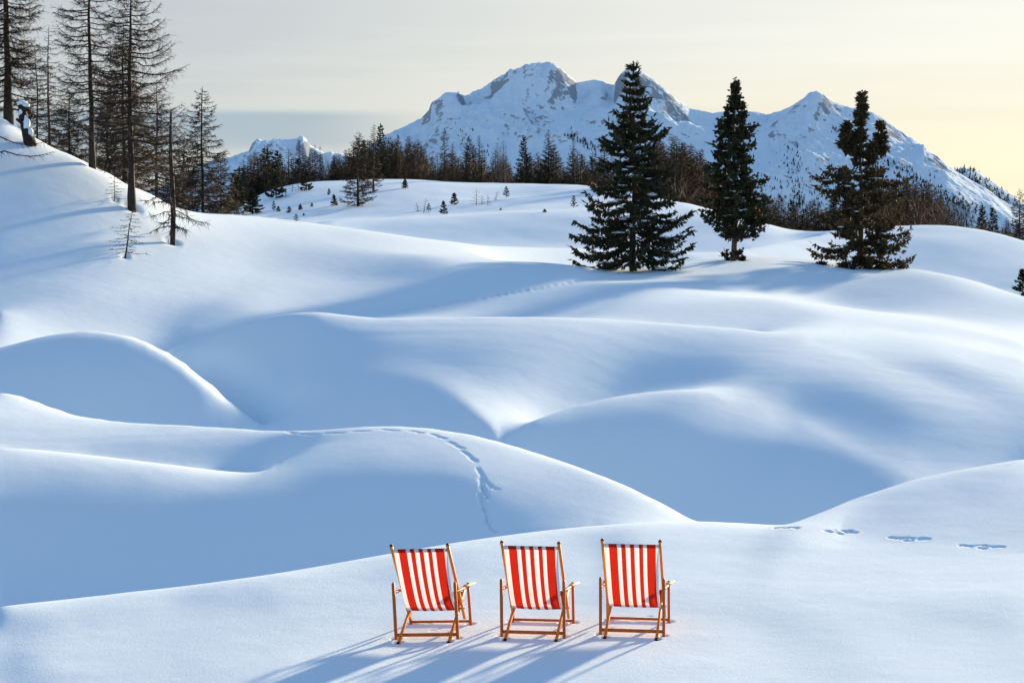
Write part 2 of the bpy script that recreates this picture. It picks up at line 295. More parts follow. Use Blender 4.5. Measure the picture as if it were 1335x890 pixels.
def _relax(T, gu, gw, iters, fine, lean, kw, span, reach):
    """least squares on a grid: little bending, the control heights, and the lean towards the sun wherever the camera sees the snow"""
    f_ = np.array(fine); _fu, _fw, _fs = to_uv(f_[:, 0], f_[:, 1], f_[:, 2]); _fw = _fw / KW; beta = BETA
    h, k = gu[1] - gu[0], gw[1] - gw[0]; hu, hw = h / 300.0, k * kw / 300.0; cell = hu * hw
    nr, nc = T.shape
    U, Wg = np.meshgrid(gu, gw)
    seen = T >= np.maximum.accumulate(np.where(Wg < math.log(span[0] * 0.93), -9, T), 0) - 2e-4
    seen &= (Wg > math.log(span[0])) & (Wg < math.log(span[1])) & (np.abs(U) < 690)
    lp = np.array(lean)
    lu = np.empty(len(lp)); ls = np.empty(len(lp)); lw = np.full(len(lp), -1.0)
    for n, (px, py, t) in enumerate(lp):
        u, s_ = ray(px, py); lu[n] = u * FPX; ls[n] = s_
        col = T[:, int(round((lu[n] - gu[0]) / h))]; a = np.nonzero((col >= s_) & (gw > math.log(span[0] * 0.93)))[0]
        if len(a) and gw[a[0]] < math.log(span[1] * 1.1): lw[n] = gw[a[0]]
    py_ = lp[lw > 0][:, 1]; lp = lp[lw > 0]; lu, ls, lw = lu[lw > 0], ls[lw > 0], lw[lw > 0]
    I = np.nonzero(seen)
    tot = np.zeros(len(I[0])); tt = tot.copy(); a, b, c = U[I], T[I] * FPX, Wg[I]
    for n in range(len(lp)):
        wt = np.exp(-0.5 * (((a - lu[n]) / reach[0]) ** 2 + ((b - ls[n] * FPX) / np.interp(py_[n], (250, 420, 600, 700), (reach[1] * .35, reach[1] * .45, reach[1] * .6, reach[1]))) ** 2 + ((c - lw[n]) / reach[2]) ** 2))
        tot += wt; tt += wt * lp[n, 2]
    g_t = np.zeros_like(T); g_w = np.zeros_like(T)
    g_t[I] = math.tan(SUN_EL) * (1 - tt / np.maximum(tot, 1e-12)); g_w[I] = np.sqrt(beta * cell * np.minimum(tot / 0.3, 1))
    sa, ca = math.sin(SUN_AZ), math.cos(SUN_AZ)
    gw_i = g_w[1:-1, 1:-1]; cu = (FPX * sa - U[1:-1, 1:-1] * ca) / (2 * h); cwv = ca / (2 * k)
    gr, gc = np.clip((_fw - gw[0]) / k, 0, nr - 1.001), np.clip((_fu - gu[0]) / h, 0, nc - 1.001)
    ir, ic = gr.astype(int), gc.astype(int); fr, fc = gr - ir, gc - ic
    idx = np.concatenate([ir * nc + ic, ir * nc + ic + 1, (ir + 1) * nc + ic, (ir + 1) * nc + ic + 1])
    wts = np.concatenate([(1 - fr) * (1 - fc), (1 - fr) * fc, fr * (1 - fc), fr * fc]); m = len(_fu)
    dg = np.sqrt(GAMMA * 1e-3 * f_[:, 3])
    q = math.sqrt(cell); eu, ew, ex = q / hu ** 2, q / hw ** 2, q * math.sqrt(2) / (hu * hw)
    def fwd(s):
        return [eu * (s[:, :-2] - 2 * s[:, 1:-1] + s[:, 2:]), ew * (s[:-2] - 2 * s[1:-1] + s[2:]), ex * (s[1:, 1:] - s[1:, :-1] - s[:-1, 1:] + s[:-1, :-1]),
                gw_i * (cu * (s[1:-1, 2:] - s[1:-1, :-2]) + ca * s[1:-1, 1:-1] + cwv * (s[2:, 1:-1] - s[:-2, 1:-1])),
                dg * (wts * s.ravel()[idx]).reshape(4, m).sum(0)]
    def adj(r):
        o = np.zeros((nr, nc))
        t = eu * r[0]; o[:, :-2] += t; o[:, 1:-1] -= 2 * t; o[:, 2:] += t
        t = ew * r[1]; o[:-2] += t; o[1:-1] -= 2 * t; o[2:] += t
        t = ex * r[2]; o[1:, 1:] += t; o[1:, :-1] -= t; o[:-1, 1:] -= t; o[:-1, :-1] += t
        t = gw_i * r[3]; o[1:-1, 2:] += cu * t; o[1:-1, :-2] -= cu * t; o[1:-1, 1:-1] += ca * t; o[2:, 1:-1] += cwv * t; o[:-2, 1:-1] -= cwv * t
        o += np.bincount(idx, wts * np.tile(dg * r[4], 4), nr * nc).reshape(nr, nc)
        return o
    f = fwd(T); b0 = [-f[0], -f[1], -f[2], gw_i * g_t[1:-1, 1:-1] - f[3], dg * _fs - f[4]]
    dia = np.full((nr, nc), 6 * eu ** 2 + 6 * ew ** 2 + 4 * ex ** 2) + np.bincount(idx, wts ** 2 * np.tile(dg ** 2, 4), nr * nc).reshape(nr, nc)
    gg = gw_i ** 2; dia[1:-1, 2:] += gg * cu ** 2; dia[1:-1, :-2] += gg * cu ** 2; dia[2:, 1:-1] += gg * cwv ** 2; dia[:-2, 1:-1] += gg * cwv ** 2
    r = adj(b0); x = np.zeros_like(T); z = r / dia; p = z.copy(); rs = (r * z).sum()
    for _ in range(iters):
        Ap = adj(fwd(p)); al = rs / (p * Ap).sum(); x += al * p; r -= al * Ap
        z = r / dia; r2 = (r * z).sum(); p = z + (r2 / rs) * p; rs = r2
    return T + x
def relief(levels, u_range, d_range, ctrl, fine, lean, kw, span, reach):
    T = None
    for du, dw, it in levels:
        gu = np.arange(u_range[0], u_range[1] + du, du); gw = np.arange(math.log(d_range[0]), math.log(d_range[1]) + dw, dw)
        U, Wg = np.meshgrid(gu, gw)
        first = T is None
        T2 = _first_guess(U, Wg, ctrl, kw) if first else lookup(T, pu, pw, U, Wg)
        for _ in range(2 if first else 1): T2 = _relax(T2, gu, gw, it, fine, lean, kw, span, reach)
        T, pu, pw = T2, gu, gw
    return T, pu, pw
TAB, GU, GW = relief(((28.0, 0.030, 500), (14.0, 0.015, 500), (7.0, 0.0075, 250)), (-390 - CX, 1740 - CX), (5.5, 3300), CTRL, FINE, LEAN, KW, (15, 210), (42, 20, 0.06))
def table_slope(u, w): return lookup(TAB, GU, GW, u, w)
_rng = np.random.default_rng(5)
_perm = _rng.permutation(256); _perm = np.concatenate([_perm, _perm])
_ang = _rng.uniform(0, 2 * np.pi, 256); _gx, _gy = np.cos(_ang), np.sin(_ang)
def perlin(x, y):
    xi = np.floor(x).astype(int); yi = np.floor(y).astype(int); xf = x - xi; yf = y - yi
    xi &= 255; yi &= 255
    f = lambda t: t * t * t * (t * (t * 6 - 15) + 10)
    u, v = f(xf), f(yf)
    def g(a, b, dx, dy):
        h = _perm[_perm[(xi + a) & 255] + ((yi + b) & 255)]
        return _gx[h] * dx + _gy[h] * dy
    n0 = g(0, 0, xf, yf) * (1 - u) + g(1, 0, xf - 1, yf) * u
    n1 = g(0, 1, xf, yf - 1) * (1 - u) + g(1, 1, xf - 1, yf - 1) * u
    return n0 * (1 - v) + n1 * v
def fbm(x, y, o=5, gain=0.5, lac=2.03, ridged=False):
    a, t = 1.0, 0.0
    for k in range(o):
        n = perlin(x + 17.3 * k, y - 9.1 * k)
        if ridged: n = 1 - 2.2 * np.abs(n) 
        t = t + a * n; a *= gain; x = x * lac; y = y * lac
    return t
def ground(x, y, fine=True):
    """height of the snow at a point (arrays)"""
    x = np.asarray(x, float); y = np.asarray(y, float)
    z = CAM_H + table_slope(x / y * FPX, np.log(y)) * y
    if fine:
        strata = np.clip(1 - np.abs(y - 50) / 5, 0, 1)
        z = z + (0.0035 + 0.009 * strata * np.clip(0.5 + 1.6 * perlin(x / 7 + 4, y / 4), 0, 1)) * perlin(x / 5.5 + 0.4 * np.sin(y), y / 0.8 + x / 16)
        far = np.clip((y - 60) / 100, 0, 1)
        z = z + 0.014 * perlin(x / 5.0 + 3, y / 6.0) + 0.003 * perlin(x / 0.9, y / 1.3) + far * 0.10 * fbm(x / 9, y / 11, 3)
    return z
def ground1(x, y): return float(ground(np.array([x]), np.array([y]))[0])
def on_ground(px, py, d0=None, d1=None):
    """nearest (or, from d0 on, next) point of the ground seen through a picture point"""
    u, s = ray(px, py)
    d = np.exp(np.linspace(math.log(d0 or 12), math.log(d1 or 320), 4000))
    g = ground(u * d, d) - (CAM_H + s * d)
    k = np.argmax(g >= 0) if (g >= 0).any() else int(np.argmax(g))
    return Vector((u * d[k], d[k], float(ground(np.array([u * d[k]]), np.array([d[k]]))[0])))

# footprints: hollows pressed into the snow, each an ellipse (centre, direction, half length, half width, depth)
PRINTS = []
def prints_along(a, b, n, spec):
    pass
def hollow(p, q, hw, depth):
    """a hollow from ground point p to ground point q"""
    PRINTS.append(((p.x + q.x) / 2, (p.y + q.y) / 2, math.atan2(q.y - p.y, q.x - p.x), max(0.04, math.hypot(q.x - p.x, q.y - p.y) / 2), hw, depth))
def print_px(x0, y0, x1, y1, hw=0.05, depth=0.06, d0=None, d1=None):
    hollow(on_ground(x0, y0, d0, d1), on_ground(x1, y1, d0, d1), hw, depth)
rnd = random.Random(3)
# bounding tracks on the chairs' terrace
for (cx, cy, L) in ((1096, 693, 48), (1186, 702, 58), (1281, 712, 64), (1392, 723, 66)):
    k = L / 66; q = lambda a, b: rnd.uniform(a, b)
    print_px(cx - 32 * k, cy - q(2, 3) * k, cx - q(8, 14) * k, cy + q(0, .8) * k, q(.04, .055), 0.03, 21, 27)
    print_px(cx - q(6, 12) * k, cy + 2.2 * k, cx + q(2, 6) * k, cy + q(2.4, 3) * k, q(.045, .06), q(.03, .045), 21, 27)
    print_px(cx + q(6, 10) * k, cy + q(0, .6) * k, cx + 30 * k, cy + q(.2, .9) * k, q(.05, .065), q(.04, .05), 21, 27)
    for _ in range(5): x = cx + q(-30, 24) * k; print_px(x - 3, cy - q(.5, 2.5), x + q(1, 4), cy - q(.2, 2), q(.025, .04), q(.02, .04), 21, 27)
for x in (1014, 1027, 1038): print_px(x - 4, 687.6, x + 4, 688, 0.05, 0.05, 21, 27)
# the track over the near hill
trk = [(378, 562.5), (402, 565.5), (436, 564.0), (470, 561.5), (508, 560.0), (543, 562.5), (571, 568), (594, 579.5), (612, 594)]
for (x, y), L, sl in zip(trk, (16, 22, 24, 24, 26, 20, 22, 22, 20), (0.15, 0.02, -0.05, -0.08, 0.03, 0.13, 0.28, 0.45, 0.7)):
    print_px(x - L / 2, y - sl * L / 2, x + 1, y + 0.3, 0.030, 0.028, 28, 39)
    print_px(x - 1, y + 0.8, x + L / 2, y + sl * L / 2 + 0.6, 0.036, 0.034, 28, 39)
for (x0, y0, x1, y1) in ((622, 609, 632, 626), (630, 624, 640, 634), (640, 634, 650, 639), (626, 622, 630, 640), (628, 632, 636, 650), (625, 642, 631, 664), (630, 660, 637, 676), (633, 672, 640, 690), (637, 678, 646, 694), (632, 668, 634, 684)):
    print_px(x0, y0, x1, y1, rnd.uniform(.022, .034), rnd.uniform(.018, .03), 26.5, 39)
for (x, y) in ((330, 545), (334, 549), (337, 553), (343, 555)): print_px(x - 3, y - 1, x + 3, y + 1, 0.06, 0.05, 40, 48)
# the far faint track up to the spruces
for k in range(38):
    t = (k + 0.35 * rnd.random()) / 38
    x = 500 + 350 * t; y = 409.5 - 62 * t ** 0.9 + 4 * math.sin(3.1 * t)
    print_px(x - 2.6, y + .4, x + 2.6, y - .4, 0.12, 0.075, 57, 112)

# where the deckchairs stand: their legs press small hollows
CHAIR_AT = [(556.5, 832, 10.2), (694.8, 829, 10.0), (824.0, 826.8, 9.2)]
for px, py, yaw in CHAIR_AT:
    c = on_ground(px, py, 15, 24); a = R(yaw)
    for lx, ly in ((-.322, 0), (.322, 0), (-.322, .66), (.322, .66), (-.262, -.165), (.262, -.165)):
        p = Vector((c.x + lx * math.cos(a) + ly * math.sin(a), c.y - lx * math.sin(a) + ly * math.cos(a), 0)); hollow(p - Vector((.02, 0, 0)), p + Vector((.02, 0.01, 0)), rnd.uniform(.04, .055), rnd.uniform(.02, .032))
    for _ in range(7):
        p = Vector((c.x + rnd.uniform(-.35, .4), c.y + rnd.uniform(.1, .9), 0)); hollow(p, p + Vector((rnd.uniform(.02, .08), .01, 0)), rnd.uniform(.02, .035), rnd.uniform(.006, .016))

# wells round the feet of the nearer trees
for px, py, hw in ((172, 271, .42), (120, 217, .36), (225, 316, .34), (163, 334, .2), (149, 261, .2), (957, 339, .6), (13, 158, .5)):
    p = on_ground(px, py, 70, 130); hollow(p - Vector((.1, 0, 0)), p + Vector((.1, .05, 0)), hw, .13)

def build_terrain():
    w = np.concatenate([np.arange(math.log(6), math.log(17), 0.02), np.arange(math.log(17), math.log(40), 0.0018), np.arange(math.log(40), math.log(130), 0.0042),
                        np.arange(math.log(130), math.log(330), 0.008), np.arange(math.log(330), math.log(3250), 0.04)])
    c = np.concatenate([np.linspace(-2900, -860, 40)[:-1], np.arange(-860, 860, 2.6), np.linspace(860, 2900, 40)])
    U, Wg = np.meshgrid(c, w)
    Y = np.exp(Wg); X = U / FPX * Y
    Z = ground(X, Y)
    shape = X.shape
    for (px, py, a, hl, hw, dep) in PRINTS:
        k0, k1 = np.searchsorted(w, [math.log(py - 1.2), math.log(py + 1.2)])
        uu = (np.array([px - 1.2, px + 1.2])) / py * FPX
        j0, j1 = np.searchsorted(c, uu)
        xs, ys = X[k0:k1, j0:j1] - px, Y[k0:k1, j0:j1] - py
        e = np.sqrt((np.maximum(0, np.abs(xs * math.cos(a) + ys * math.sin(a)) - max(0, hl - hw)) / hw) ** 2 + ((-xs * math.sin(a) + ys * math.cos(a)) / hw) ** 2)
        Z[k0:k1, j0:j1] -= dep * np.clip(1.25 - e, 0, 1) ** 0.7 * (e < 1.25) - dep * 0.09 * np.exp(-((e - 1.5) / 0.28) ** 2)
    me = np_mesh('snowfield', np.stack([X, Y, Z], -1).reshape(-1, 3), grid_faces(*shape))
    me.materials.append(M_SNOW)
    return tag(link(bpy.data.objects.new('snow_ground', me)), kind='structure')
build_terrain()

# ------------------------------------------------------------------ the mountains
def rock_snow_material(name, rock, thresh, soft, nscale):
    m, nt, b = new_mat(name)
    b.inputs['Roughness'].default_value = 0.85; b.inputs['Specular IOR Level'].default_value = 0.0
    tc = mn(nt, 'ShaderNodeTexCoord'); geo = mn(nt, 'ShaderNodeNewGeometry'); sp = mn(nt, 'ShaderNodeSeparateXYZ', {0: geo.outputs['Normal']})
    mp_ = mn(nt, 'ShaderNodeMapping', {'Vector': tc.outputs['Object'], 'Scale': (1, 1, 1.9)})
    n1 = mn(nt, 'ShaderNodeTexNoise', {'Vector': mp_.outputs[0], 'Scale': nscale, 'Detail': 8.0, 'Roughness': 0.68})
    n2 = mn(nt, 'ShaderNodeTexNoise', {'Vector': mp_.outputs[0], 'Scale': nscale * 0.17, 'Detail': 3.0, 'Roughness': 0.5})
    a = mn(nt, 'ShaderNodeMath', {0: n1.outputs[0], 1: 0.62}, operation='MULTIPLY_ADD'); nt.links.new(sp.outputs[2], a.inputs[2])
    a2 = mn(nt, 'ShaderNodeMath', {0: n2.outputs[0], 1: 0.55, 2: a.outputs[0]}, operation='MULTIPLY_ADD')
    mr = mn(nt, 'ShaderNodeMapRange', {0: a2.outputs[0], 1: thresh - soft, 2: thresh + soft})
    col = mn(nt, 'ShaderNodeMix', {0: mr.outputs[0], 6: rock + (1,), 7: (0.755, 0.875, 0.945, 1)}, data_type='RGBA')
    nt.links.new(col.outputs[2], b.inputs['Base Color'])
    bp = mn(nt, 'ShaderNodeBump', {'Height': n1.outputs[0], 'Strength': 0.6, 'Distance': 6.0}); nt.links.new(bp.outputs[0], b.inputs['Normal'])
    return m
M_MOUNT = rock_snow_material('mountain_rock_and_snow', (0.33, 0.37, 0.405), 1.26, 0.04, 0.045)

def mountain(name, skyline, inner, lean, d_range, u_pad, rough, kw=700.0, seed=0, du=2.6, nrow=230, jag=1.0, near=4150):
    ctrl, fine = [], []
    def add(pts, w, step=24):
        ctrl.extend(dense(pts, step)); fine.extend(p + (w,) for p in dense(pts, 5))
    add(skyline, 20.0)
    fine.extend((x, y + 26 * k, d * (1 + 0.05 * k), 0.4) for x, y, d in dense(skyline, 8) for k in (1, 2))
    for pts, w in inner: add(pts, w)
    x0, x1 = skyline[0][0] - u_pad, skyline[-1][0] + u_pad
    for d, z in ((d_range[0], -70), (d_range[0] * 1.12, -60), (d_range[1], -60)):
        P = [(x, HY - z / d * FPX, d) for x in np.linspace(x0, x1, 9)]
        ctrl.extend(P); fine.extend(p + (0.6,) for p in dense(P, 20))
    T, gu, gw = relief(((24.0, 0.035, 350), (12.0, 0.0175, 350), (3.5, 0.008, 300)), (x0 - CX, x1 - CX), d_range, ctrl, fine, lean, kw, (d_range[0] * 1.05, skyline[0][2] * 1.3), (45, 25, 0.10))
    c = np.arange(x0 - CX + 10, x1 - CX - 10, du); w = np.concatenate([np.linspace(math.log(d_range[0]) + .02, math.log(near) , 24)[:-1], np.linspace(math.log(near), math.log(skyline[0][2] * 1.03), nrow), np.linspace(math.log(skyline[0][2] * 1.03), math.log(d_range[1]) - .02, 20)[1:]])
    U, Wg = np.meshgrid(c, w); Y = np.exp(Wg); X = U / FPX * Y
    Z = lookup(T, gu, gw, U, Wg) * Y
    up = np.clip((Z + 40) / 260, 0, 1)
    patch = np.clip(0.28 + 1.5 * fbm(X / 330 + 5 + seed, Y / 330, 3), 0.05, 1)            # smooth snowfields between broken rock
    warp = 60 * perlin(X / 240 + 9, Y / 240 + seed)
    rel = 0.13 * fbm(X / 420 + seed, Y / 600, 3, 0.45, ridged=True) + patch * 0.42 * jag * fbm((X + warp) / 95 + seed, (Y + warp) / 150, 6, 0.62, ridged=True)
    rel = rel + 0.20 * fbm((X + warp * 2.2) / 130 + seed, (Y + 0.4 * X) / 460, 4, 0.5, ridged=True)                # gullies running down the faces
    crest = np.argmax(Z / Y, 0); rel -= rel[crest, np.arange(len(c))].mean()
    yc = Y[crest, np.arange(len(c))][None]; rel *= 1 - 0.80 * np.exp(-((Y - yc) / (0.016 * yc)) ** 2)                # the skyline keeps its traced shape
    sx = np.array(skyline); tu, _, ts = to_uv(sx[:, 0], sx[:, 1], sx[:, 2])                   # bring the crest to its surveyed height, tapering down the face
    jit = 2.0 / FPX * jag * np.clip(patch[crest, np.arange(len(c))] * 1.6, 0.2, 1) * fbm(c / 9.0 + seed, c * 0 + seed, 4, 0.6)
    miss = (np.interp(c, tu, ts) + jit - (Z / Y).max(0))[None] * Y
    Z = Z + miss * np.where(Y > yc, np.exp(-((Y - yc) / (0.03 * yc)) ** 2), np.exp(-((Y - yc) / (0.045 * yc)) ** 2))
    rel = rel + 0.05 * fbm(X / 38, Y / 60 + seed, 3, 0.6, ridged=True)
    Z = Z + up * rough * rel
    me = np_mesh(name, np.stack([X, Y, Z + CAM_H], -1).reshape(-1, 3), grid_faces(*X.shape))
    me.materials.append(M_MOUNT)
    tag(link(bpy.data.objects.new(name, me)), kind='structure')
    V = np.stack([X, Y, Z], -1); py = Z / Y; seen = py >= np.maximum.accumulate(py, 0) - 1e-9
    return V[seen]
def at_d(pts, d): return [(x, y, d) for x, y in pts]
MAIN = [(380, 262), (440, 228), (480, 195), (500, 179), (518, 170), (536, 161), (549, 155), (560, 143), (562, 135), (572, 128), (579, 122), (590, 120), (599, 121.5), (606, 127), (612, 126), (618, 121.5), (626, 120), (641, 109),
        (656, 100), (671, 94), (686, 87), (698, 83.5), (707, 84.5), (716, 83), (728, 88), (740, 98.5), (753, 109), (764, 106.5), (773, 104.5), (785, 106), (792, 110), (800, 113), (804, 106), (812, 95.5), (818, 90), (827, 89.5), (842, 98.5),
        (860, 112), (878, 127), (900, 142), (930, 147), (955, 145), (976, 145), (1003, 149), (1025, 143), (1043, 134), (1055, 125), (1064, 121), (1073, 123), (1082, 130), (1097, 137.5), (1115, 143), (1140, 148), (1158, 159), (1176, 172),
        (1194, 184), (1212, 199), (1226, 209.5), (1244, 222), (1266, 235), (1284, 245), (1302, 258), (1316, 267), (1370, 295), (1430, 310)]
MTN = mountain('snowy_mountain', at_d(MAIN, 5000),
         [([(600, 126, 4900), (632, 138, 4850), (665, 154, 4760), (695, 166, 4690), (740, 178, 4600), (790, 202, 4480), (840, 232, 4350)], 0.5),
          ([(512, 215, 4700), (548, 172, 4850), (575, 146, 4930)], 0.1),
          ([(1068, 126, 4960), (1082, 160, 4800), (1120, 196, 4650), (1180, 226, 4540), (1240, 262, 4400)], 0.5),
          ([(690, 140, 4860), (760, 160, 4800), (830, 160, 4780), (900, 190, 4680), (960, 200, 4680), (1020, 190, 4700)], 0.1),
          ([(440, 262, 4450), (560, 258, 4380), (700, 250, 4350), (850, 262, 4280), (1000, 268, 4280), (1150, 285, 4300), (1270, 298, 4400), (1380, 305, 4500)], 0.5)],
         [(640, 190, -.9), (700, 110, -1.6), (690, 200, -.6), (760, 140, -1.0), (830, 130, -1.1), (870, 180, -.8), (1000, 200, -.8), (1040, 150, -.8), (1060, 220, -.6), (1150, 190, 0.1), (1210, 235, 0.1), (1110, 210, -.3)],
         (3500, 6200), 260, 46, seed=3, du=2.0, nrow=430, kw=1500)
LEFT = [(200, 250), (240, 228), (286, 208), (300, 206), (313, 201), (325, 197.5), (329, 189), (334.5, 183), (340, 185), (347, 184), (352, 186), (356, 181), (365, 181), (376, 182), (387, 181), (391, 177.5), (395, 178), (401, 183),
        (404, 190), (410, 192), (419, 197), (424, 199.5), (431, 197), (437, 200), (445, 200), (452, 203), (480, 212), (520, 235), (580, 262)]
mountain('distant_mountain', at_d(LEFT, 7600), [([(300, 240, 6950), (360, 235, 6950), (450, 240, 6950)], 0.4)],
         [(330, 205, -1.2), (360, 198, -1.4), (390, 198, -1.4), (300, 228, -.6), (360, 222, -.6), (430, 212, -.7)], (5800, 9200), 160, 42, seed=11, nrow=220, jag=1.6, du=2.0, kw=1500, near=6850)
RIGHT = [(1120, 262), (1190, 228), (1235, 223), (1246, 222), (1258, 220), (1273, 224), (1291, 235), (1305, 245), (1318, 254), (1335, 266), (1370, 285), (1440, 300)]
RDG = mountain('far_wooded_ridge', at_d(RIGHT, 6600), [([(1200, 275, 6200), (1300, 290, 6200)], 0.3)], [(1270, 240, -.4), (1300, 262, -.3)], (5300, 8200), 160, 22, seed=23, nrow=120, kw=1500, near=6100)

# ------------------------------------------------------------------ mesh building for plants and furniture
class MB:
    """collects tubes, blades and lumps and links them as one mesh"""
    def __init__(self): self.v, self.f, self.n = [], [], 0
    def add(self, v, f):
        self.v.append(np.asarray(v, float)); self.f.append(np.asarray(f, int) + self.n); self.n += len(v)
    def tube(self, pts, rad, sides=5, cap=True):
        pts = np.asarray(pts, float); rad = np.broadcast_to(np.asarray(rad, float), (len(pts),))
        t = np.gradient(pts, axis=0); t /= np.linalg.norm(t, axis=1, keepdims=True) + 1e-12
        ref = np.array([0.0, 0.0, 1.0]) if abs(t[0, 2]) < 0.9 else np.array([1.0, 0, 0])
        a = np.cross(t, ref); a /= np.linalg.norm(a, axis=1, keepdims=True) + 1e-12; b = np.cross(t, a)
        th = np.arange(sides) * 2 * np.pi / sides
        v = pts[:, None] + rad[:, None, None] * (a[:, None] * np.cos(th)[None, :, None] + b[:, None] * np.sin(th)[None, :, None])
        n = len(pts); i = np.arange(n * sides).reshape(n, sides); j = np.roll(i, -1, 1)
        q = np.stack([i[:-1], j[:-1], j[1:], i[1:]], -1).reshape(-1, 4)
        f = np.concatenate([q[:, [0, 1, 2]], q[:, [0, 2, 3]]])
        v = v.reshape(-1, 3)
        if cap:
            v = np.concatenate([v, pts[:1], pts[-1:]]); c0, c1 = n * sides, n * sides + 1
            f = np.concatenate([f, np.stack([i[0], np.full(sides, c0), j[0]], -1), np.stack([i[-1], j[-1], np.full(sides, c1)], -1)])
        self.add(v, f)
    def blades(self, p, d, w, l, up=None, fold=0.0):
        """many needle sprays at once: rhombs from p along d"""
        p = np.asarray(p, float); d = np.asarray(d, float); n = len(p)
        if n == 0: return
        d = d / (np.linalg.norm(d, axis=1, keepdims=True) + 1e-12)
        r = up if up is not None else RNG.normal(size=(n, 3))
        s = np.cross(d, r); s /= np.linalg.norm(s, axis=1, keepdims=True) + 1e-9
        l = np.broadcast_to(l, (n,))[:, None]; w = np.broadcast_to(w, (n,))[:, None]
        v = np.stack([p, p + d * l * 0.45 + s * w, p + d * l, p + d * l * 0.45 - s * w], 1).reshape(-1, 3)
        i = np.arange(n)[:, None] * 4
        self.add(v, np.concatenate([i + [0, 1, 2], i + [0, 2, 3]]))
    def spikes(self, p, d, r, l):
        """many thin bare twigs at once: three-sided needles"""
        p = np.asarray(p, float); d = np.asarray(d, float); n = len(p)
        if n == 0: return
        d = d / (np.linalg.norm(d, axis=1, keepdims=True) + 1e-12)
        a = np.cross(d, RNG.normal(size=(n, 3))); a /= np.linalg.norm(a, axis=1, keepdims=True) + 1e-9; b = np.cross(d, a)
        r = np.broadcast_to(r, (n,))[:, None]; l = np.broadcast_to(l, (n,))[:, None]
        v = np.stack([p + a * r, p - a * r * .5 + b * r * .87, p - a * r * .5 - b * r * .87, p + d * l], 1).reshape(-1, 3)
        i = np.arange(n)[:, None] * 4
        self.add(v, np.concatenate([i + [0, 1, 3], i + [1, 2, 3], i + [2, 0, 3]]))
    def box(self, p, q, w, t, up=(0, 0, 1), w2=None):
        """a bar with chamfered edges from p to q, w across and t thick"""
        p, q = np.asarray(p, float), np.asarray(q, float); d = (q - p) / np.linalg.norm(q - p)
        s = np.cross(d, np.asarray(up, float)); s /= np.linalg.norm(s); u = np.cross(s, d)
        prof = lambda w, t, k: np.array([(w / 2 - k, t / 2), (w / 2, t / 2 - k), (w / 2, -t / 2 + k), (w / 2 - k, -t / 2), (-w / 2 + k, -t / 2), (-w / 2, -t / 2 + k), (-w / 2, t / 2 - k), (-w / 2 + k, t / 2)])
        c = min(w, t) * 0.22; v = []
        for o, ww, in_ in ((p, w, .5), (p + d * c * .6, w, 1), (q - d * c * .6, w2 or w, 1), (q, w2 or w, .5)):
            k = prof(ww - (1 - in_) * c * 2, t - (1 - in_) * c * 2, c * in_)
            v += [o + s * a + u * b for a, b in k]
        f = []
        for r in range(3):
            for i in range(8):
                a, b = r * 8 + i, r * 8 + (i + 1) % 8
                f += [(a, b, b + 8), (a, b + 8, a + 8)]
        for i in range(1, 7): f += [(0, i + 1, i), (24, 24 + i, 25 + i)]
        self.add(v, f)
    def lump(self, c, r, seed=0, bump=0.25, seg=(8, 6)):
        """an uneven rounded lump"""
        nu, nv = seg; th = np.arange(nu) * 2 * np.pi / nu; ph = np.linspace(0, np.pi, nv + 1)[1:-1]
        d = np.array([[0, 0, 1.0]] + [[math.cos(t) * math.sin(p), math.sin(t) * math.sin(p), math.cos(p)] for p in ph for t in th] + [[0, 0, -1.0]])
        k = np.array([1 + bump * mnoise.noise(Vector(x) * 1.6 + Vector((seed * 3.1, seed, 0))) for x in d])
        f = [(0, 1 + i, 1 + (i + 1) % nu) for i in range(nu)]
        for j in range(nv - 2):
            for i in range(nu):
                a, b = 1 + j * nu + i, 1 + j * nu + (i + 1) % nu
                f += [(a, a + nu, b + nu), (a, b + nu, b)]
        e = len(d) - 1; o = 1 + (nv - 2) * nu
        f += [(e, o + (i + 1) % nu, o + i) for i in range(nu)]
        self.add(np.asarray(c, float) + d * k[:, None] * np.asarray(r, float), f)
    def mesh(self, name, mat, smooth=False):
        me = np_mesh(name, np.concatenate(self.v), np.concatenate(self.f), smooth=smooth)
        if mat: me.materials.append(mat)
        return me
    def build(self, name, mat, parent=None, smooth=False):
        return link(bpy.data.objects.new(name, self.mesh(name, mat, smooth)), parent)
RNG = np.random.default_rng(7)
def empty(name, loc, rz=0.0):
    o = bpy.data.objects.new(name, None); o.location = loc; o.rotation_euler = (0, 0, rz); o.empty_display_size = 0.2
    return link(o)
def copy_tree(o, parent=None):
    """a thing with copies of its parts and sub-parts (shared mesh data)"""
    c = o.copy(); COL.objects.link(c)
    if parent is not None: c.parent = parent
    for ch in KIDS.get(o.name, []): KIDS.setdefault(c.name, []).append(copy_tree(ch, c))
    return c
KIDS = {}

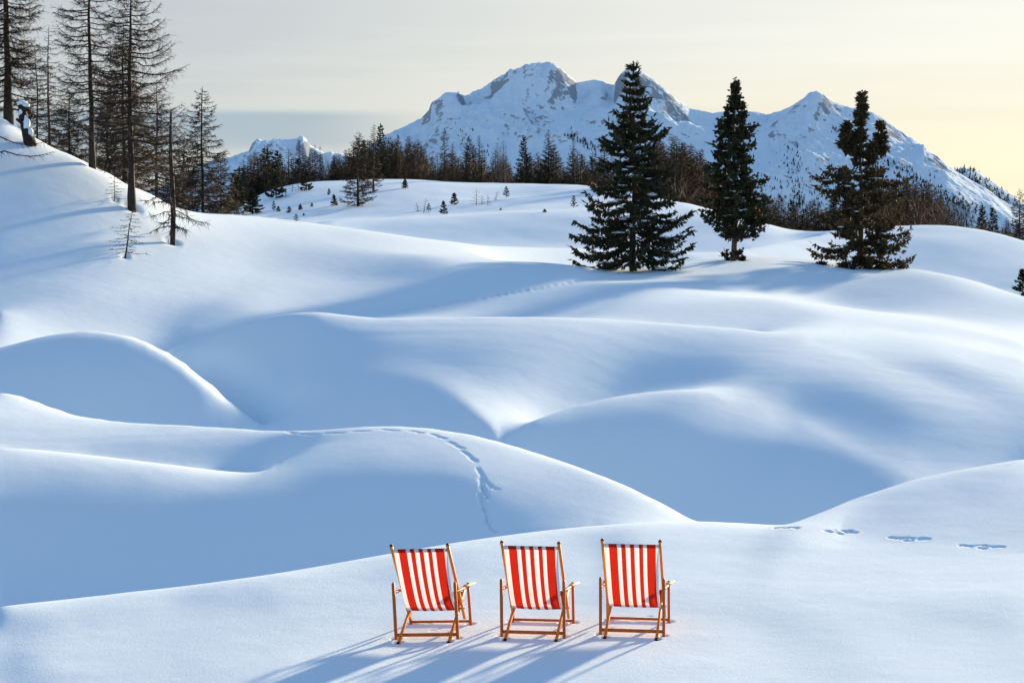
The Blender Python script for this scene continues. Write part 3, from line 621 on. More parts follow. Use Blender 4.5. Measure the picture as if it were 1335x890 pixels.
# ------------------------------------------------------------------ plant materials
def plant_material(name, c1, c2, trans=0.0, scale=3.0, rough=0.8):
    m, nt, b = new_mat(name); b.inputs['Roughness'].default_value = rough; b.inputs['Specular IOR Level'].default_value = 0.15
    tc = mn(nt, 'ShaderNodeTexCoord'); oi = mn(nt, 'ShaderNodeObjectInfo')
    n1 = mn(nt, 'ShaderNodeTexNoise', {'Vector': tc.outputs['Object'], 'Scale': scale, 'Detail': 3.0})
    f = mn(nt, 'ShaderNodeMath', {0: oi.outputs['Random'], 1: 0.35, 2: n1.outputs[0]}, operation='MULTIPLY_ADD')
    col = ramp(nt, f.outputs[0], [(0.35, c1), (0.85, c2)])
    nt.links.new(col, b.inputs['Base Color'])
    if trans:
        tr = mn(nt, 'ShaderNodeBsdfTranslucent'); nt.links.new(col, tr.inputs[0])
        mx = mn(nt, 'ShaderNodeMixShader', {0: trans, 1: b.outputs[0], 2: tr.outputs[0]})
        nt.links.new(mx.outputs[0], [n for n in nt.nodes if n.type == 'OUTPUT_MATERIAL'][0].inputs[0])
    return m
M_BARK = plant_material('larch_bark', (0.018, 0.014, 0.012), (0.060, 0.046, 0.036), 0, 9.0)
M_TWIG = plant_material('larch_twigs', (0.014, 0.011, 0.009), (0.045, 0.034, 0.025), 0.05, 1.5)
M_TWIG_TAN = plant_material('brown_larch_twigs', (0.045, 0.034, 0.025), (0.090, 0.066, 0.044), 0.10, 0.8)
M_TWIG_GREY = plant_material('grey_twigs', (0.10, 0.095, 0.09), (0.20, 0.19, 0.18), 0.1, 1.5)
M_SPRUCE = plant_material('spruce_needles', (0.013, 0.017, 0.010), (0.040, 0.044, 0.024), 0.12, 1.2)
M_SPRUCE_OLD = plant_material('brownish_spruce_needles', (0.028, 0.024, 0.014), (0.070, 0.056, 0.030), 0.2, 1.2)  # low-sun glow and flare painted into the needles as brown
M_SPRUCE_BARK = plant_material('spruce_bark', (0.035, 0.025, 0.018), (0.10, 0.072, 0.05), 0, 7.0)

# ------------------------------------------------------------------ larches without needles
def larch_meshes(name, H, R_low, seed, first=0.12, n_br=70, twigs=26, lean=0.0, droop=0.22, top=0.0, trunk_r=None, twig_r=0.011, sub=2, mat=None, fork=1.6, power=0.8, up=0.35, gap=0.0):
    global RNG
    RNG = np.random.default_rng(seed); r = RNG
    tr, br, tw = MB(), MB(), MB()
    tr_r = trunk_r or H * 0.0125
    zs = np.linspace(-0.4, H, 14)
    wob = np.stack([0.011 * H * np.sin(zs / H * 5 + seed) * zs / H + 0.0016 * H * np.sin(zs * 2.1 + seed) + lean * zs, 0.012 * H * np.cos(zs / H * 4 + seed * 2) * zs / H, zs], 1)
    rad = tr_r * (1 - np.clip(zs / H, 0, 1)) ** 0.85 + 0.012; rad[:2] *= 1.25
    tr.tube(wob, rad, 8)
    for i in range(n_br):
        f = first + (1 - first) * ((i + r.uniform(0, 1)) / n_br) ** 0.93
        if f > 0.985 or r.random() < gap: continue
        z = f * H; az = i * 2.4 + r.uniform(-0.5, 0.5)
        L = R_low * ((1 - f) / (1 - first)) ** power * r.uniform(0.55, 1.15) + 0.12 + top
        if f < first + 0.12: L *= r.uniform(0.5, 1.0)
        x0 = np.array([np.interp(z, zs, wob[:, 0]), np.interp(z, zs, wob[:, 1]), z])
        h = np.array([math.cos(az), math.sin(az), 0]); n = 7; t = np.linspace(0, 1, n)
        dr = droop * r.uniform(0.6, 1.5) * (1 - 0.55 * f); rise = up * r.uniform(0.5, 1.4)
        side = np.array([-h[1], h[0], 0]) * r.uniform(-0.12, 0.12)
        P = x0 + L * (t[:, None] * h + (t ** 2)[:, None] * side + np.array([0, 0, 1.0]) * (-dr * t + rise * np.maximum(t - 0.3, 0) ** 2 * 1.9)[:, None])
        P[1:-1] += r.normal(0, 0.012 * L, (n - 2, 3))
        br.tube(P, np.linspace(max(0.014, 0.0190 * L), 0.008, n), 4, cap=False)
        for q in range(int(fork * L) if L > 0.6 else 0):            # forked side shoots
            a0 = r.integers(2, n - 1); sd = np.cross(h, [0, 0, 1.0]) * r.choice([-1, 1]); l2 = L * (1 - a0 / n) * r.uniform(.45, .9); t2 = np.linspace(0, 1, 5)[:, None]
            Q = P[a0] + l2 * (t2 * (h * .75 + sd * r.uniform(.35, .8)) + np.array([0, 0, 1.0]) * (-.18 * t2 + .42 * t2 ** 2))
            br.tube(Q, np.linspace(.008 + .004 * l2, .005, 5), 3, cap=False)
            m = max(4, int(twigs * .35 * l2)); a1 = r.integers(0, 4, m)
            tw.spikes(Q[a1] + (Q[a1 + 1] - Q[a1]) * r.random((m, 1)), h * .6 + r.normal(0, .55, (m, 3)) + np.array([0, 0, -.2]), twig_r, r.uniform(.12, .45, m))
        k = max(4, int(twigs * L / R_low))
        tt = r.uniform(0.12, 1.0, k); idx = tt * (n - 1); a = np.clip(idx.astype(int), 0, n - 2); fr = (idx - a)[:, None]
        p = P[a] * (1 - fr) + P[a + 1] * fr; dirn = P[a + 1] - P[a]; dirn /= np.linalg.norm(dirn, axis=1, keepdims=True)
        sgn = r.choice([-1, 1], k)[:, None]; sv = np.cross(dirn, [0, 0, 1.0]); 
        d = dirn * r.uniform(0.3, 0.9, (k, 1)) + sv * sgn * r.uniform(0.3, 1.0, (k, 1)) + np.array([0, 0, 1.0]) * r.uniform(-0.75, 0.25, (k, 1))
        l = np.minimum(0.34 * L, 0.85) * r.uniform(0.35, 1.0, k) * (1.15 - 0.6 * tt) + 0.08
        tw.spikes(p, d, twig_r, l)
        dn = d / np.linalg.norm(d, axis=1, keepdims=True)
        for _ in range(sub):
            q = r.uniform(0.25, 0.9, (k, 1))
            tw.spikes(p + dn * l[:, None] * q, dn + r.normal(0, 0.55, (k, 3)) + np.array([0, 0, -0.25]), twig_r * 0.75, l * 0.55)
    crown = MB(); crown.v, crown.f, crown.n = br.v + tw.v, br.f + [x + br.n for x in tw.f], br.n + tw.n
    return tr.mesh(name + '_trunk', M_BARK, True), crown.mesh(name + '_crown', mat or M_TWIG)

# ------------------------------------------------------------------ spruces
def spruce_meshes(name, H, profile, seed, n_br=190, blades=34, droop=0.35, upturn=0.5, first=0.02, blade_w=0.05, blade_l=0.36, snow=0.10, mat=None, extra=(), trunk_r=None, clump=0.0, lean=0.0, gaps=0.0, taper=0.75, width=0.20, whorls=30, limbs=(), ragged=(0.6, 1.1)):
    """profile: (height fraction, radius) pairs; extra: (x, y, z0, height, radius) additional leaders"""
    global RNG
    RNG = np.random.default_rng(seed); r = RNG
    tr, nd, sn = MB(), MB(), MB()
    zs = np.linspace(-0.4, H * 0.985, 12)
    wob = np.stack([lean * zs + 0.006 * H * np.sin(zs * 0.7 + seed), 0.006 * H * np.cos(zs * 0.9 + seed), zs], 1)
    tr.tube(wob, (trunk_r or H * 0.016) * (1 - np.clip(zs / H, 0, 1)) ** 0.9 + 0.012, 8)
    pf, pr = np.array(profile).T
    def bough(x0, az, L, f, dr, ut, bl):
        n = 8; t = np.linspace(0, 1, n); h = np.array([math.cos(az), math.sin(az), 0])
        side = np.array([-h[1], h[0], 0]) * r.uniform(-0.15, 0.15)
        zc = -dr * t + ut * np.maximum(t - 0.45, 0) ** 2 * 1.5
        P = x0 + L * (t[:, None] * h + (t ** 2)[:, None] * side + np.array([0, 0, 1.0]) * zc[:, None])
        tr.tube(P, np.linspace(max(0.012, 0.011 * L), 0.005, n), 3, cap=False)
        k = max(6, int(bl * (0.35 + L / max(pr.max(), 0.5))))
        tt = r.uniform(0.10, 1.0, k) ** 0.8; idx = tt * (n - 1); a = np.clip(idx.astype(int), 0, n - 2); fr = (idx - a)[:, None]
        p = P[a] * (1 - fr) + P[a + 1] * fr; dirn = P[a + 1] - P[a]; dirn /= np.linalg.norm(dirn, axis=1, keepdims=True)
        sv = np.cross(dirn, [0, 0, 1.0]) * r.choice([-1, 1], k)[:, None]
        spread = (width * L * (1.05 - taper * tt) + 0.04) * r.uniform(0.2, 1.0, k)
        hang = r.random(k) < 0.45
        d = dirn * r.uniform(0.35, 1.0, (k, 1)) + sv * r.uniform(0.2, 1.0, (k, 1)) + np.array([0, 0, 1.0]) * np.where(hang, r.uniform(-1.5, -0.5, k), r.uniform(-0.35, 0.25, k))[:, None]
        p = p + sv * (spread * 0.55)[:, None] * (~hang)[:, None] - np.array([0, 0, 0.10]) * spread[:, None]
        bl_l = blade_l * r.uniform(0.55, 1.15, k) * (0.30 + 0.70 * min(1, L / 1.1)) * (1.1 - 0.35 * tt)
        nd.blades(p, d, blade_w * r.uniform(0.6, 1.3, k), bl_l)
        nd.blades(p, d + r.normal(0, .35, (k, 3)), blade_w * r.uniform(0.5, 1.1, k), bl_l * 0.85)
        nd.blades(P[-3:], np.repeat((P[-1] - P[-3])[None], 3, 0) + r.normal(0, .12 * L, (3, 3)), blade_w * 0.9, blade_l * 1.0)
        if clump:
            for c in range(int(2 + 3 * L)):
                u = r.uniform(0.35, 1.0); i = int(u * (n - 1)); q = P[i] + r.normal(0, 0.07 * L, 3); m = 9
                nd.blades(q + r.normal(0, clump * .35, (m, 3)), r.normal(0, 1, (m, 3)) + h * .5, blade_w * 1.2, blade_l * 0.8)
        if r.random() < snow and L > 0.5:
            for u in r.uniform(0.3, 0.85, 2):
                i = int(u * (n - 1)); sn.lump(P[i] + np.array([0, 0, 0.06]), (0.10 + 0.10 * L, 0.10 + 0.07 * L, 0.05), seed=r.integers(99), bump=0.5, seg=(6, 4))
    for i in range(n_br):
        f = first + (1 - first) * ((i + r.uniform(0, 1)) / n_br) ** 0.9
        if f > 0.99: continue
        f = first + (round((f - first) * whorls) + r.normal(0, .10)) / whorls; f = min(max(f, 0.004), 0.985)
        R_ = np.interp(f, pf, pr) * r.uniform(*ragged)
        if R_ < 0.02: continue
        if r.random() < gaps and f < 0.75: continue
        z = f * H; x0 = np.array([np.interp(z, zs, wob[:, 0]), np.interp(z, zs, wob[:, 1]), z + droop * R_ * 0.45])
        bough(x0, i * 2.39996 + r.uniform(-.4, .4), R_, f, droop * r.uniform(0.7, 1.3) * (1 - 0.8 * f), upturn * r.uniform(0.6, 1.4), blades)
    for (lf, laz, lL) in limbs:                                       # single long limbs
        z = lf * H; bough(np.array([np.interp(z, zs, wob[:, 0]), np.interp(z, zs, wob[:, 1]), z + droop * lL * .3]), laz, lL, lf, droop * .9, upturn * 1.2, blades * 1.5)
    for (ex, ey, ez, eh, er, ez0) in extra:                         # further leaders
        b0 = np.array([np.interp(ez0, zs, wob[:, 0]), 0, ez0]); b1 = np.array([ex, ey, ez]); b2 = np.array([ex * 1.05, ey, ez + eh])
        tr.tube([b0, b0 * .4 + b1 * .6 + np.array([0, 0, -.12]), b1, b2], [0.07, 0.055, 0.04, 0.012], 5)
        for j in range(int(26 * eh)):
            f = r.uniform(-0.25, 0.97); q = b1 + (b2 - b1) * f if f > 0 else b1 + (b1 - b0) * f * 0.8
            bough(q, r.uniform(0, 6.28), er * (1 - max(f, 0)) ** 0.6 * r.uniform(0.5, 1.1) + 0.05, 0.8, 0.15, 0.4, blades * 0.5)
    m = 60                                                            # leader shoot
    zz = r.uniform(0.93, 1.0, m) * H
    nd.blades(np.stack([np.interp(zz, zs, wob[:, 0]), np.interp(zz, zs, wob[:, 1]), zz], 1), np.stack([r.normal(0, .4, m), r.normal(0, .4, m), r.uniform(.6, 1.3, m)], 1), blade_w * .4, blade_l * 0.35)
    return tr.mesh(name + '_trunk', M_SPRUCE_BARK, True), nd.mesh(name + '_crown', mat or M_SPRUCE), (sn.mesh(name + '_snow', M_SNOW, True) if sn.v else None)

def grow(name, meshes, loc, label, group=None, scale=(1, 1, 1), rz=0.0, cat='tree'):
    """a tree: an Empty at its foot with trunk, crown and the snow lying in it"""
    o = empty(name, loc, rz); o.scale = scale
    tag(o, label, cat, group)
    for me, part in zip(meshes, ('trunk', 'crown', 'snow_clumps')):
        if me is None: continue
        c = link(bpy.data.objects.new(part, me), o)
        if part != 'trunk': c['kind'] = 'stuff'
        KIDS.setdefault(o.name, []).append(c)
    return o
def stand(px, d, base_py=None):
    """foot of a tree in column px at distance d"""
    u, s = ray(px, base_py or 300)
    return Vector((u * d, d, ground1(u * d, d)))
def size_to(loc, top_py, px, mesh_H):
    """scale that brings a tree of height mesh_H up to the picture row top_py"""
    u, s = ray(px, top_py)
    return (CAM_H + s * loc.y - loc.z) / mesh_H

# ------------------------------------------------------------------ the three deckchairs
def wood_material(name, c1, c2):
    m, nt, b = new_mat(name); b.inputs['Roughness'].default_value = 0.5; b.inputs['Specular IOR Level'].default_value = 0.2
    tc = mn(nt, 'ShaderNodeTexCoord'); mp_ = mn(nt, 'ShaderNodeMapping', {'Vector': tc.outputs['Object'], 'Scale': (60, 8, 8)})
    n1 = mn(nt, 'ShaderNodeTexNoise', {'Vector': mp_.outputs[0], 'Scale': 1.0, 'Detail': 5.0, 'Roughness': 0.6})
    nt.links.new(ramp(nt, n1.outputs[0], [(0.3, c1), (0.7, c2)]), b.inputs['Base Color'])
    nt.links.new(mn(nt, 'ShaderNodeBump', {'Height': n1.outputs[0], 'Strength': 0.15, 'Distance': 0.003}).outputs[0], b.inputs['Normal'])
    return m
M_WOOD = wood_material('varnished_orange_wood', (0.62, 0.165, 0.014), (0.76, 0.255, 0.028))
M_WOOD_RED = wood_material('varnished_red_brown_wood', (0.36, 0.080, 0.010), (0.50, 0.13, 0.018))
M_WOOD_PALE = wood_material('pale_worn_wood', (0.62, 0.40, 0.16), (0.74, 0.52, 0.24))  # sunlight on the armrest tops, painted in as a paler wood
M_CAP = plant_material('dark_rubber', (0.012, 0.009, 0.007), (0.025, 0.018, 0.013), 0, 20, 0.9)
def canvas_material():
    m, nt, b = new_mat('striped_canvas'); b.inputs['Roughness'].default_value = 0.85; b.inputs['Specular IOR Level'].default_value = 0.1
    uv = mn(nt, 'ShaderNodeUVMap'); uv.uv_map = 'UVMap'; sp = mn(nt, 'ShaderNodeSeparateXYZ', {0: uv.outputs[0]})
    W_, R_ = (0.80,0.80,0.79), (0.54, 0.020, 0.008)
    edges = [(0, W_), (.084, R_), (.236, W_), (.312, R_), (.393, W_), (.474, R_), (.551, W_), (.638, R_), (.713, W_), (.785, R_), (.949, W_)]
    r = nt.nodes.new('ShaderNodeValToRGB'); r.color_ramp.interpolation = 'CONSTANT'; nt.links.new(sp.outputs[0], r.inputs[0])
    e = r.color_ramp.elements
    while len(e) < len(edges): e.new(0.5)
    for el, (p, c) in zip(e, edges): el.position = p; el.color = c + (1,)
    tc = mn(nt, 'ShaderNodeTexCoord')
    wv = mn(nt, 'ShaderNodeTexNoise', {'Vector': tc.outputs['Object'], 'Scale': 9.0, 'Detail': 6.0, 'Roughness': 0.7})
    wear = mn(nt, 'ShaderNodeMapRange', {0: wv.outputs[0], 1: 0.3, 2: 0.75, 3: 1.0, 4: 0.86})
    col = mn(nt, 'ShaderNodeMix', {0: 1.0, 6: r.outputs[0], 7: wear.outputs[0]}, data_type='RGBA', blend_type='MULTIPLY')
    nt.links.new(col.outputs[2], b.inputs['Base Color'])
    weave = mn(nt, 'ShaderNodeTexNoise', {'Vector': tc.outputs['Object'], 'Scale': 420.0, 'Detail': 1.0})
    nt.links.new(mn(nt, 'ShaderNodeBump', {'Height': weave.outputs[0], 'Strength': 0.2, 'Distance': 0.002}).outputs[0], b.inputs['Normal'])
    tr = mn(nt, 'ShaderNodeBsdfTranslucent'); nt.links.new(col.outputs[2], tr.inputs[0])
    mx = mn(nt, 'ShaderNodeMixShader', {0: 0.27, 1: b.outputs[0], 2: tr.outputs[0]})
    nt.links.new(mx.outputs[0], [n for n in nt.nodes if n.type == 'OUTPUT_MATERIAL'][0].inputs[0])
    return m
M_CANVAS = canvas_material()
RAIL, POST, CW = 0.292, 0.322, 0.276
def canvas_mesh(v=0):
    """the slung cloth: looped over the top bar, hanging in a slack curve, brought over the front bar"""
    key = [(-0.055, 0.905), (-0.083, 0.905), (-0.094, 0.925), (-0.082, 0.942), (-0.062, 0.936), (-0.045, 0.880), (-0.020, 0.800), (0.035, 0.645), (0.105, 0.490), (0.185, 0.355), (0.275, 0.258), (0.375, 0.207), (0.47, 0.203),
           (0.56, 0.228), (0.63, 0.267), (0.680, 0.306), (0.700, 0.327), (0.713, 0.324), (0.717, 0.308), (0.703, 0.292)]
    P = np.array(key); s = np.concatenate([[0], np.cumsum(np.linalg.norm(np.diff(P, axis=0), axis=1))]); P = np.array(list(dense(np.column_stack([s, P]), 0.02)))
    nu = 26; u = np.linspace(0, 1, nu); co, uv = [], []
    for k, (s_, y, z) in enumerate(P):
        mid = math.sin(math.pi * min(max((s_ - .1) / (s[-1] - .2), 0), 1))
        for a in u:
            belly = (0.018, 0.026, 0.012)[v] * mid * (1 - (2 * a - 1) ** 2); pinch = 0.012 * mid * (2 * a - 1)
            ripple = (0.0025, 0.0035, 0.002)[v] * mid * math.sin(a * (23, 17, 28)[v] + s_ * (4, 6, 3)[v] + v) + 0.004 * mid * mnoise.noise(Vector((a * 3 + 7 * v, s_ * 2.5, v * 3.1)))
            co.append(((2 * a - 1) * CW - pinch, y - belly * 0.3 + ripple, z - belly * 0.6)); uv.append((a, s_ / s[-1]))
    f = grid_faces(len(P), nu); me = np_mesh('canvas', co, f); uv = np.array(uv, np.float32)
    l = me.uv_layers.new(name='UVMap'); l.data.foreach_set('uv', uv[f.ravel()].ravel()); me.materials.append(M_CANVAS)
    return me
def make_chair():
    t = empty('deckchair', (0, 0, 0)); kid = lambda o, p=None: (KIDS.setdefault((p or t).name, []).append(o), o)[1]
    for s in (-1, 1):
        a, c = np.array((s * RAIL, -0.100, 0.985)), np.array((s * RAIL, 0.525, 0.085))
        mb = MB(); mb.box(a, c, 0.026, 0.040, (0, 1, 0)); o = kid(mb.build('side_rail', M_WOOD, t))
        cap = MB(); cap.tube([a - (c - a) * 0.006, a + (c - a) * 0.012], [0.012, 0.0195], 10); kid(cap.build('end_cap', M_CAP, o, True), o)
        bolt = MB(); bolt.tube([(s * (RAIL - .045), 0.445, 0.206), (s * (RAIL + .02), 0.445, 0.206)], 0.008, 8); kid(bolt.build('bolt', M_CAP, o, True), o)
        mb = MB(); mb.box((s * (RAIL - 0.032), -0.165, -0.012), (s * (RAIL - 0.032), 0.725, 0.331), 0.026, 0.038); o = kid(mb.build('seat_rail', M_WOOD, t))
        f = MB(); f.box((s * (RAIL - 0.032), -0.182, -0.022), (s * (RAIL - 0.032), -0.150, -0.004), 0.030, 0.042); kid(f.build('foot', M_CAP, o), o)
        mb = MB(); mb.box((s * POST, 0.0, -0.05), (s * POST, 0.012, 0.572), 0.028, 0.040, (0, 1, 0)); mb.lump((s * POST, 0.012, 0.572), (0.014, 0.020, 0.012), bump=0.0); kid(mb.build('rear_post', M_WOOD_RED, t))
        mb = MB(); mb.box((s * POST, 0.665, -0.05), (s * POST, 0.635, 0.395), 0.026, 0.038, (0, 1, 0)); o = kid(mb.build('front_leg', M_WOOD_RED, t))
        k = MB(); k.lump((s * POST, 0.630, 0.430), (0.012, 0.012, 0.010), bump=0.0); kid(k.build('bolt', M_CAP, o, True), o)
        mb = MB(); mb.box((s * (POST + 0.003), 0.024, 0.472), (s * (POST + 0.003), 0.50, 0.418), 0.030, 0.024); kid(mb.build('arm_bar', M_WOOD_RED, t))
        mb = MB(); mb.box((s * (POST + 0.006), 0.44, 0.4375), (s * (POST + 0.014), 0.785, 0.400), 0.048, 0.020, (0, 0, 1), 0.082); kid(mb.build('armrest', M_WOOD_PALE, t))
    bar = lambda n, x, y, z, r, m: (lambda mb: (mb.tube([(-x, y, z), (x, y, z)], r, 10), kid(mb.build(n, m, t, True))))(MB())
    bar('top_bar', RAIL - .013, -0.074, 0.924, 0.0125, M_WOOD_RED); bar('front_seat_bar', RAIL - .045, 0.700, 0.310, 0.0125, M_WOOD_RED)
    mb = MB(); mb.box((-POST + .014, 0.001, 0.040), (POST - .014, 0.001, 0.040), 0.018, 0.034); kid(mb.build('rear_stretcher', M_WOOD_RED, t))
    mb = MB(); mb.box((-POST + .013, 0.663, 0.020), (POST - .013, 0.663, 0.020), 0.016, 0.026); kid(mb.build('front_stretcher', M_WOOD_RED, t))
    kid(link(bpy.data.objects.new('canvas', canvas_mesh()), t))
    return t
chair = make_chair()
CHAIRS = [(*CHAIR_AT[0], 'leftmost of three deckchairs in the snow, nearest the blue shaded slope, red and white striped'),
          (*CHAIR_AT[1], 'middle one of three deckchairs in the snow, red and white striped canvas on orange wood'),
          (*CHAIR_AT[2], 'rightmost of three deckchairs in the snow, red and white striped, seen most squarely from behind')]
for k, (px, py, yaw, lab) in enumerate(CHAIRS):
    o = chair if k == 0 else copy_tree(chair)
    o.location = on_ground(px, py, 15, 24); o.rotation_euler = (0, 0, -R(yaw))
    a = R(yaw); c, f = o.location.copy(), Vector((math.sin(a), math.cos(a), 0)); rt = Vector((math.cos(a), -math.sin(a), 0))   # stand on the slope it is on
    g = lambda v: ground1(v.x, v.y)
    fwd = Vector((0, 0, g(c + f * .7) - g(c))) + f * .7; side = rt * .64 + Vector((0, 0, g(c + rt * .32) - g(c - rt * .32)))
    up = side.cross(fwd).normalized(); y = fwd.normalized(); x = y.cross(up)
    o.rotation_euler = Matrix((x, y, up)).transposed().to_euler()
    if k:
        for ch in KIDS[o.name]:
            if ch.name.startswith('canvas'): ch.data = canvas_mesh(k)
    tag(o, lab, 'deckchair', 'deckchairs standing side by side in the snow')

# ------------------------------------------------------------------ the larches on the left slope
def larch(px, base, d, top, label, H, group=None, rz=0.0, **kw):
    loc = on_ground(px, base, 70, 130) if d is None else stand(px, d)
    k = size_to(loc, top, px, H)
    return grow('larch_tree', larch_meshes('larch', H, **kw), loc, label, group, (k, k, k), rz)
larch(172, 271, None, -32, 'tall bare larch with a thick dark trunk, its lit foot on the snowy left slope', 11.5, R_low=3.1, seed=3, first=0.17, n_br=105, twigs=50, power=0.45, droop=0.20, up=0.42, trunk_r=0.17)
larch(120, 217, None, -75, 'tall bare larch with a long branchless lower trunk rising from the slope crest', 11.5, R_low=2.6, seed=8, first=0.20, n_br=85, twigs=42, power=0.42, droop=0.18, up=0.35, trunk_r=0.15)
larch(13, 158, 92, -150, 'massive dark larch with dense boughs at the far left edge, behind the snow-laden stump', 12.5, R_low=3.0, seed=14, first=0.05, n_br=120, twigs=60, power=0.45, droop=0.28, up=0.22, trunk_r=0.22, twig_r=0.014)
larch(66, 190, 101, 33, 'slender grey larch with a pointed top standing between two thicker trunks', 9.0, R_low=2.3, seed=21, first=0.08, n_br=72, twigs=36, power=0.75, droop=0.16, up=0.3, trunk_r=0.09)
larch(163, 262, 97, 28, 'dense dark larch close behind the tallest larch on the slope', 9.0, R_low=2.3, seed=27, first=0.04, n_br=140, twigs=64, power=0.8, droop=0.28, up=0.3, twig_r=0.013)
larch(265, 285, 112, 113, 'full bushy larch with a pointed top behind the lower end of the slope', 8.0, R_low=2.3, seed=33, first=0.02, n_br=120, twigs=54, power=0.72, droop=0.22, up=0.3, twig_r=0.014)
larch(240, 285, 115, 170, 'lower bushy larch between the broken snag and the pointed larch', 5.0, R_low=2.1, seed=35, first=0.0, n_br=95, twigs=48, power=0.7, droop=0.2, up=0.3, twig_r=0.015)
larch(288, 285, 118, 205, 'small dense brownish larch at the right end of the slope grove', 4.0, R_low=1.6, seed=36, first=0.0, n_br=80, twigs=44, power=0.7, droop=0.2, up=0.3, twig_r=0.015)
larch(92, 205, 104, 118, 'short twiggy larch low between the slender grey larch and the branchless trunk', 5.0, R_low=1.9, seed=41, first=0.02, n_br=110, twigs=56, power=0.7, droop=0.2, up=0.3)
larch(50, 180, 106, 62, 'thin faint larch behind the snow-laden stump', 6.5, R_low=1.7, seed=43, first=0.05, n_br=60, twigs=34, power=0.7, droop=0.2, up=0.3, trunk_r=0.06)
larch(142, 240, 108, 95, 'thin larch half hidden behind the branchless trunk', 7.0, R_low=1.9, seed=47, first=0.03, n_br=110, twigs=54, power=0.75, droop=0.2, up=0.3)
larch(205, 270, 108, 110, 'thin larch behind the tallest larch, its twigs touching the snag', 7.0, R_low=2.2, seed=48, first=0.03, n_br=115, twigs=54, power=0.75, droop=0.2, up=0.3)
# the broken snag
def snag():
    loc = on_ground(225, 316, 70, 110); H = 6.2; k = size_to(loc, 146, 225, H)
    global RNG; RNG = np.random.default_rng(77); r = RNG
    tr = MB(); z = np.linspace(-.3, H, 9); tr.tube(np.stack([.05 * np.sin(z), .03 * np.cos(z * 1.3), z], 1), np.array([.13, .125, .12, .115, .105, .095, .08, .065, .05]), 8)
    b = MB()
    for i in range(64):
        low = i < 20; zz = r.uniform(0.75, 2.3) if low else r.uniform(2.2, H * .97); az = r.uniform(0, 6.28)
        L = r.uniform(0.5, 1.9) if low else r.uniform(.3, .6 + 1.1 * (1 - zz / H)); h = np.array([math.cos(az), math.sin(az), 0]); t = np.linspace(0, 1, 7)
        dr = r.uniform(.15, .6)
        P = np.array([0, 0, zz]) + L * (t[:, None] * h + np.array([0, 0, 1.]) * ((.08 * t - dr * t ** 1.6 + r.uniform(0, .25) * t ** 4) if low else (-.25 * t + .3 * t ** 2))[:, None]) + r.normal(0, .045 * L, (7, 3)) * t[:, None]
        b.tube(P, np.linspace(.028 if low else .018, .007, 7), 4, cap=False)
        m = int((20 if low else 14) * L) + 4; a = r.integers(1, 6, m)
        b.spikes(P[a] + (P[a + 1 - (a == 6)] - P[a]) * r.random((m, 1)), r.normal(0, .6, (m, 3)) + h * .5 + np.array([0, 0, -.8 if low else -.15]), 0.013, r.uniform(.12, .5, m) * (1.2 if low else .8))
    grow('dead_tree', (tr.mesh('snag_trunk', M_BARK, True), b.mesh('snag_crown', M_TWIG)), loc, 'dead larch snag with a blunt broken top and drooping low boughs on the slope', None, (k, k, k))
snag()
def bare_sapling(px, base, top, label, lean, seed, spread=1.0, d=(70, 110), n=20, group=None, mat=None, thick=0.022):
    loc = on_ground(px, base, *d); u, s = ray(px, top); H = max(0.3, CAM_H + s * loc.y - loc.z)
    global RNG; RNG = np.random.default_rng(seed); r = RNG
    tr, b = MB(), MB(); z = np.linspace(-.15, H, 6); ax = np.stack([lean * np.maximum(z, 0) + .02 * np.sin(z * 4), .1 * lean * z, z], 1)
    tr.tube(ax, np.linspace(thick * H ** .5, .006, 6), 6)
    for i in range(n):
        zz = H * (0.06 + .9 * (i + r.random()) / n); L = spread * H * .36 * (1 - .75 * zz / H) * r.uniform(.6, 1.2); az = i * 2.4 + r.uniform(-.4, .4); h = np.array([math.cos(az), math.sin(az), 0]); t = np.linspace(0, 1, 5)
        P = np.array([np.interp(zz, z, ax[:, 0]), np.interp(zz, z, ax[:, 1]), zz]) + L * (t[:, None] * h + np.array([0, 0, 1.]) * (-.28 * t + .22 * t ** 2)[:, None])
        b.tube(P, np.linspace(.013, .005, 5), 3, cap=False)
        m = 9; a = r.integers(1, 5, m); b.spikes(P[a], h + r.normal(0, .6, (m, 3)) + np.array([0, 0, -.25]), .009, L * r.uniform(.15, .4, m))
    return grow('bare_sapling', (tr.mesh('sapling_stem', M_BARK, True), b.mesh('sapling_twigs', mat or M_TWIG)), loc, label, group, cat='sapling')
bare_sapling(163, 334, 270, 'thin bare sapling leaning right, alone on the snow below the tallest larch', 0.17, 51, 1.6, n=34, thick=.03)
bare_sapling(149, 261, 226, 'very small bare sapling just left of the tallest larch foot', 0.02, 52, 1.5, n=20)

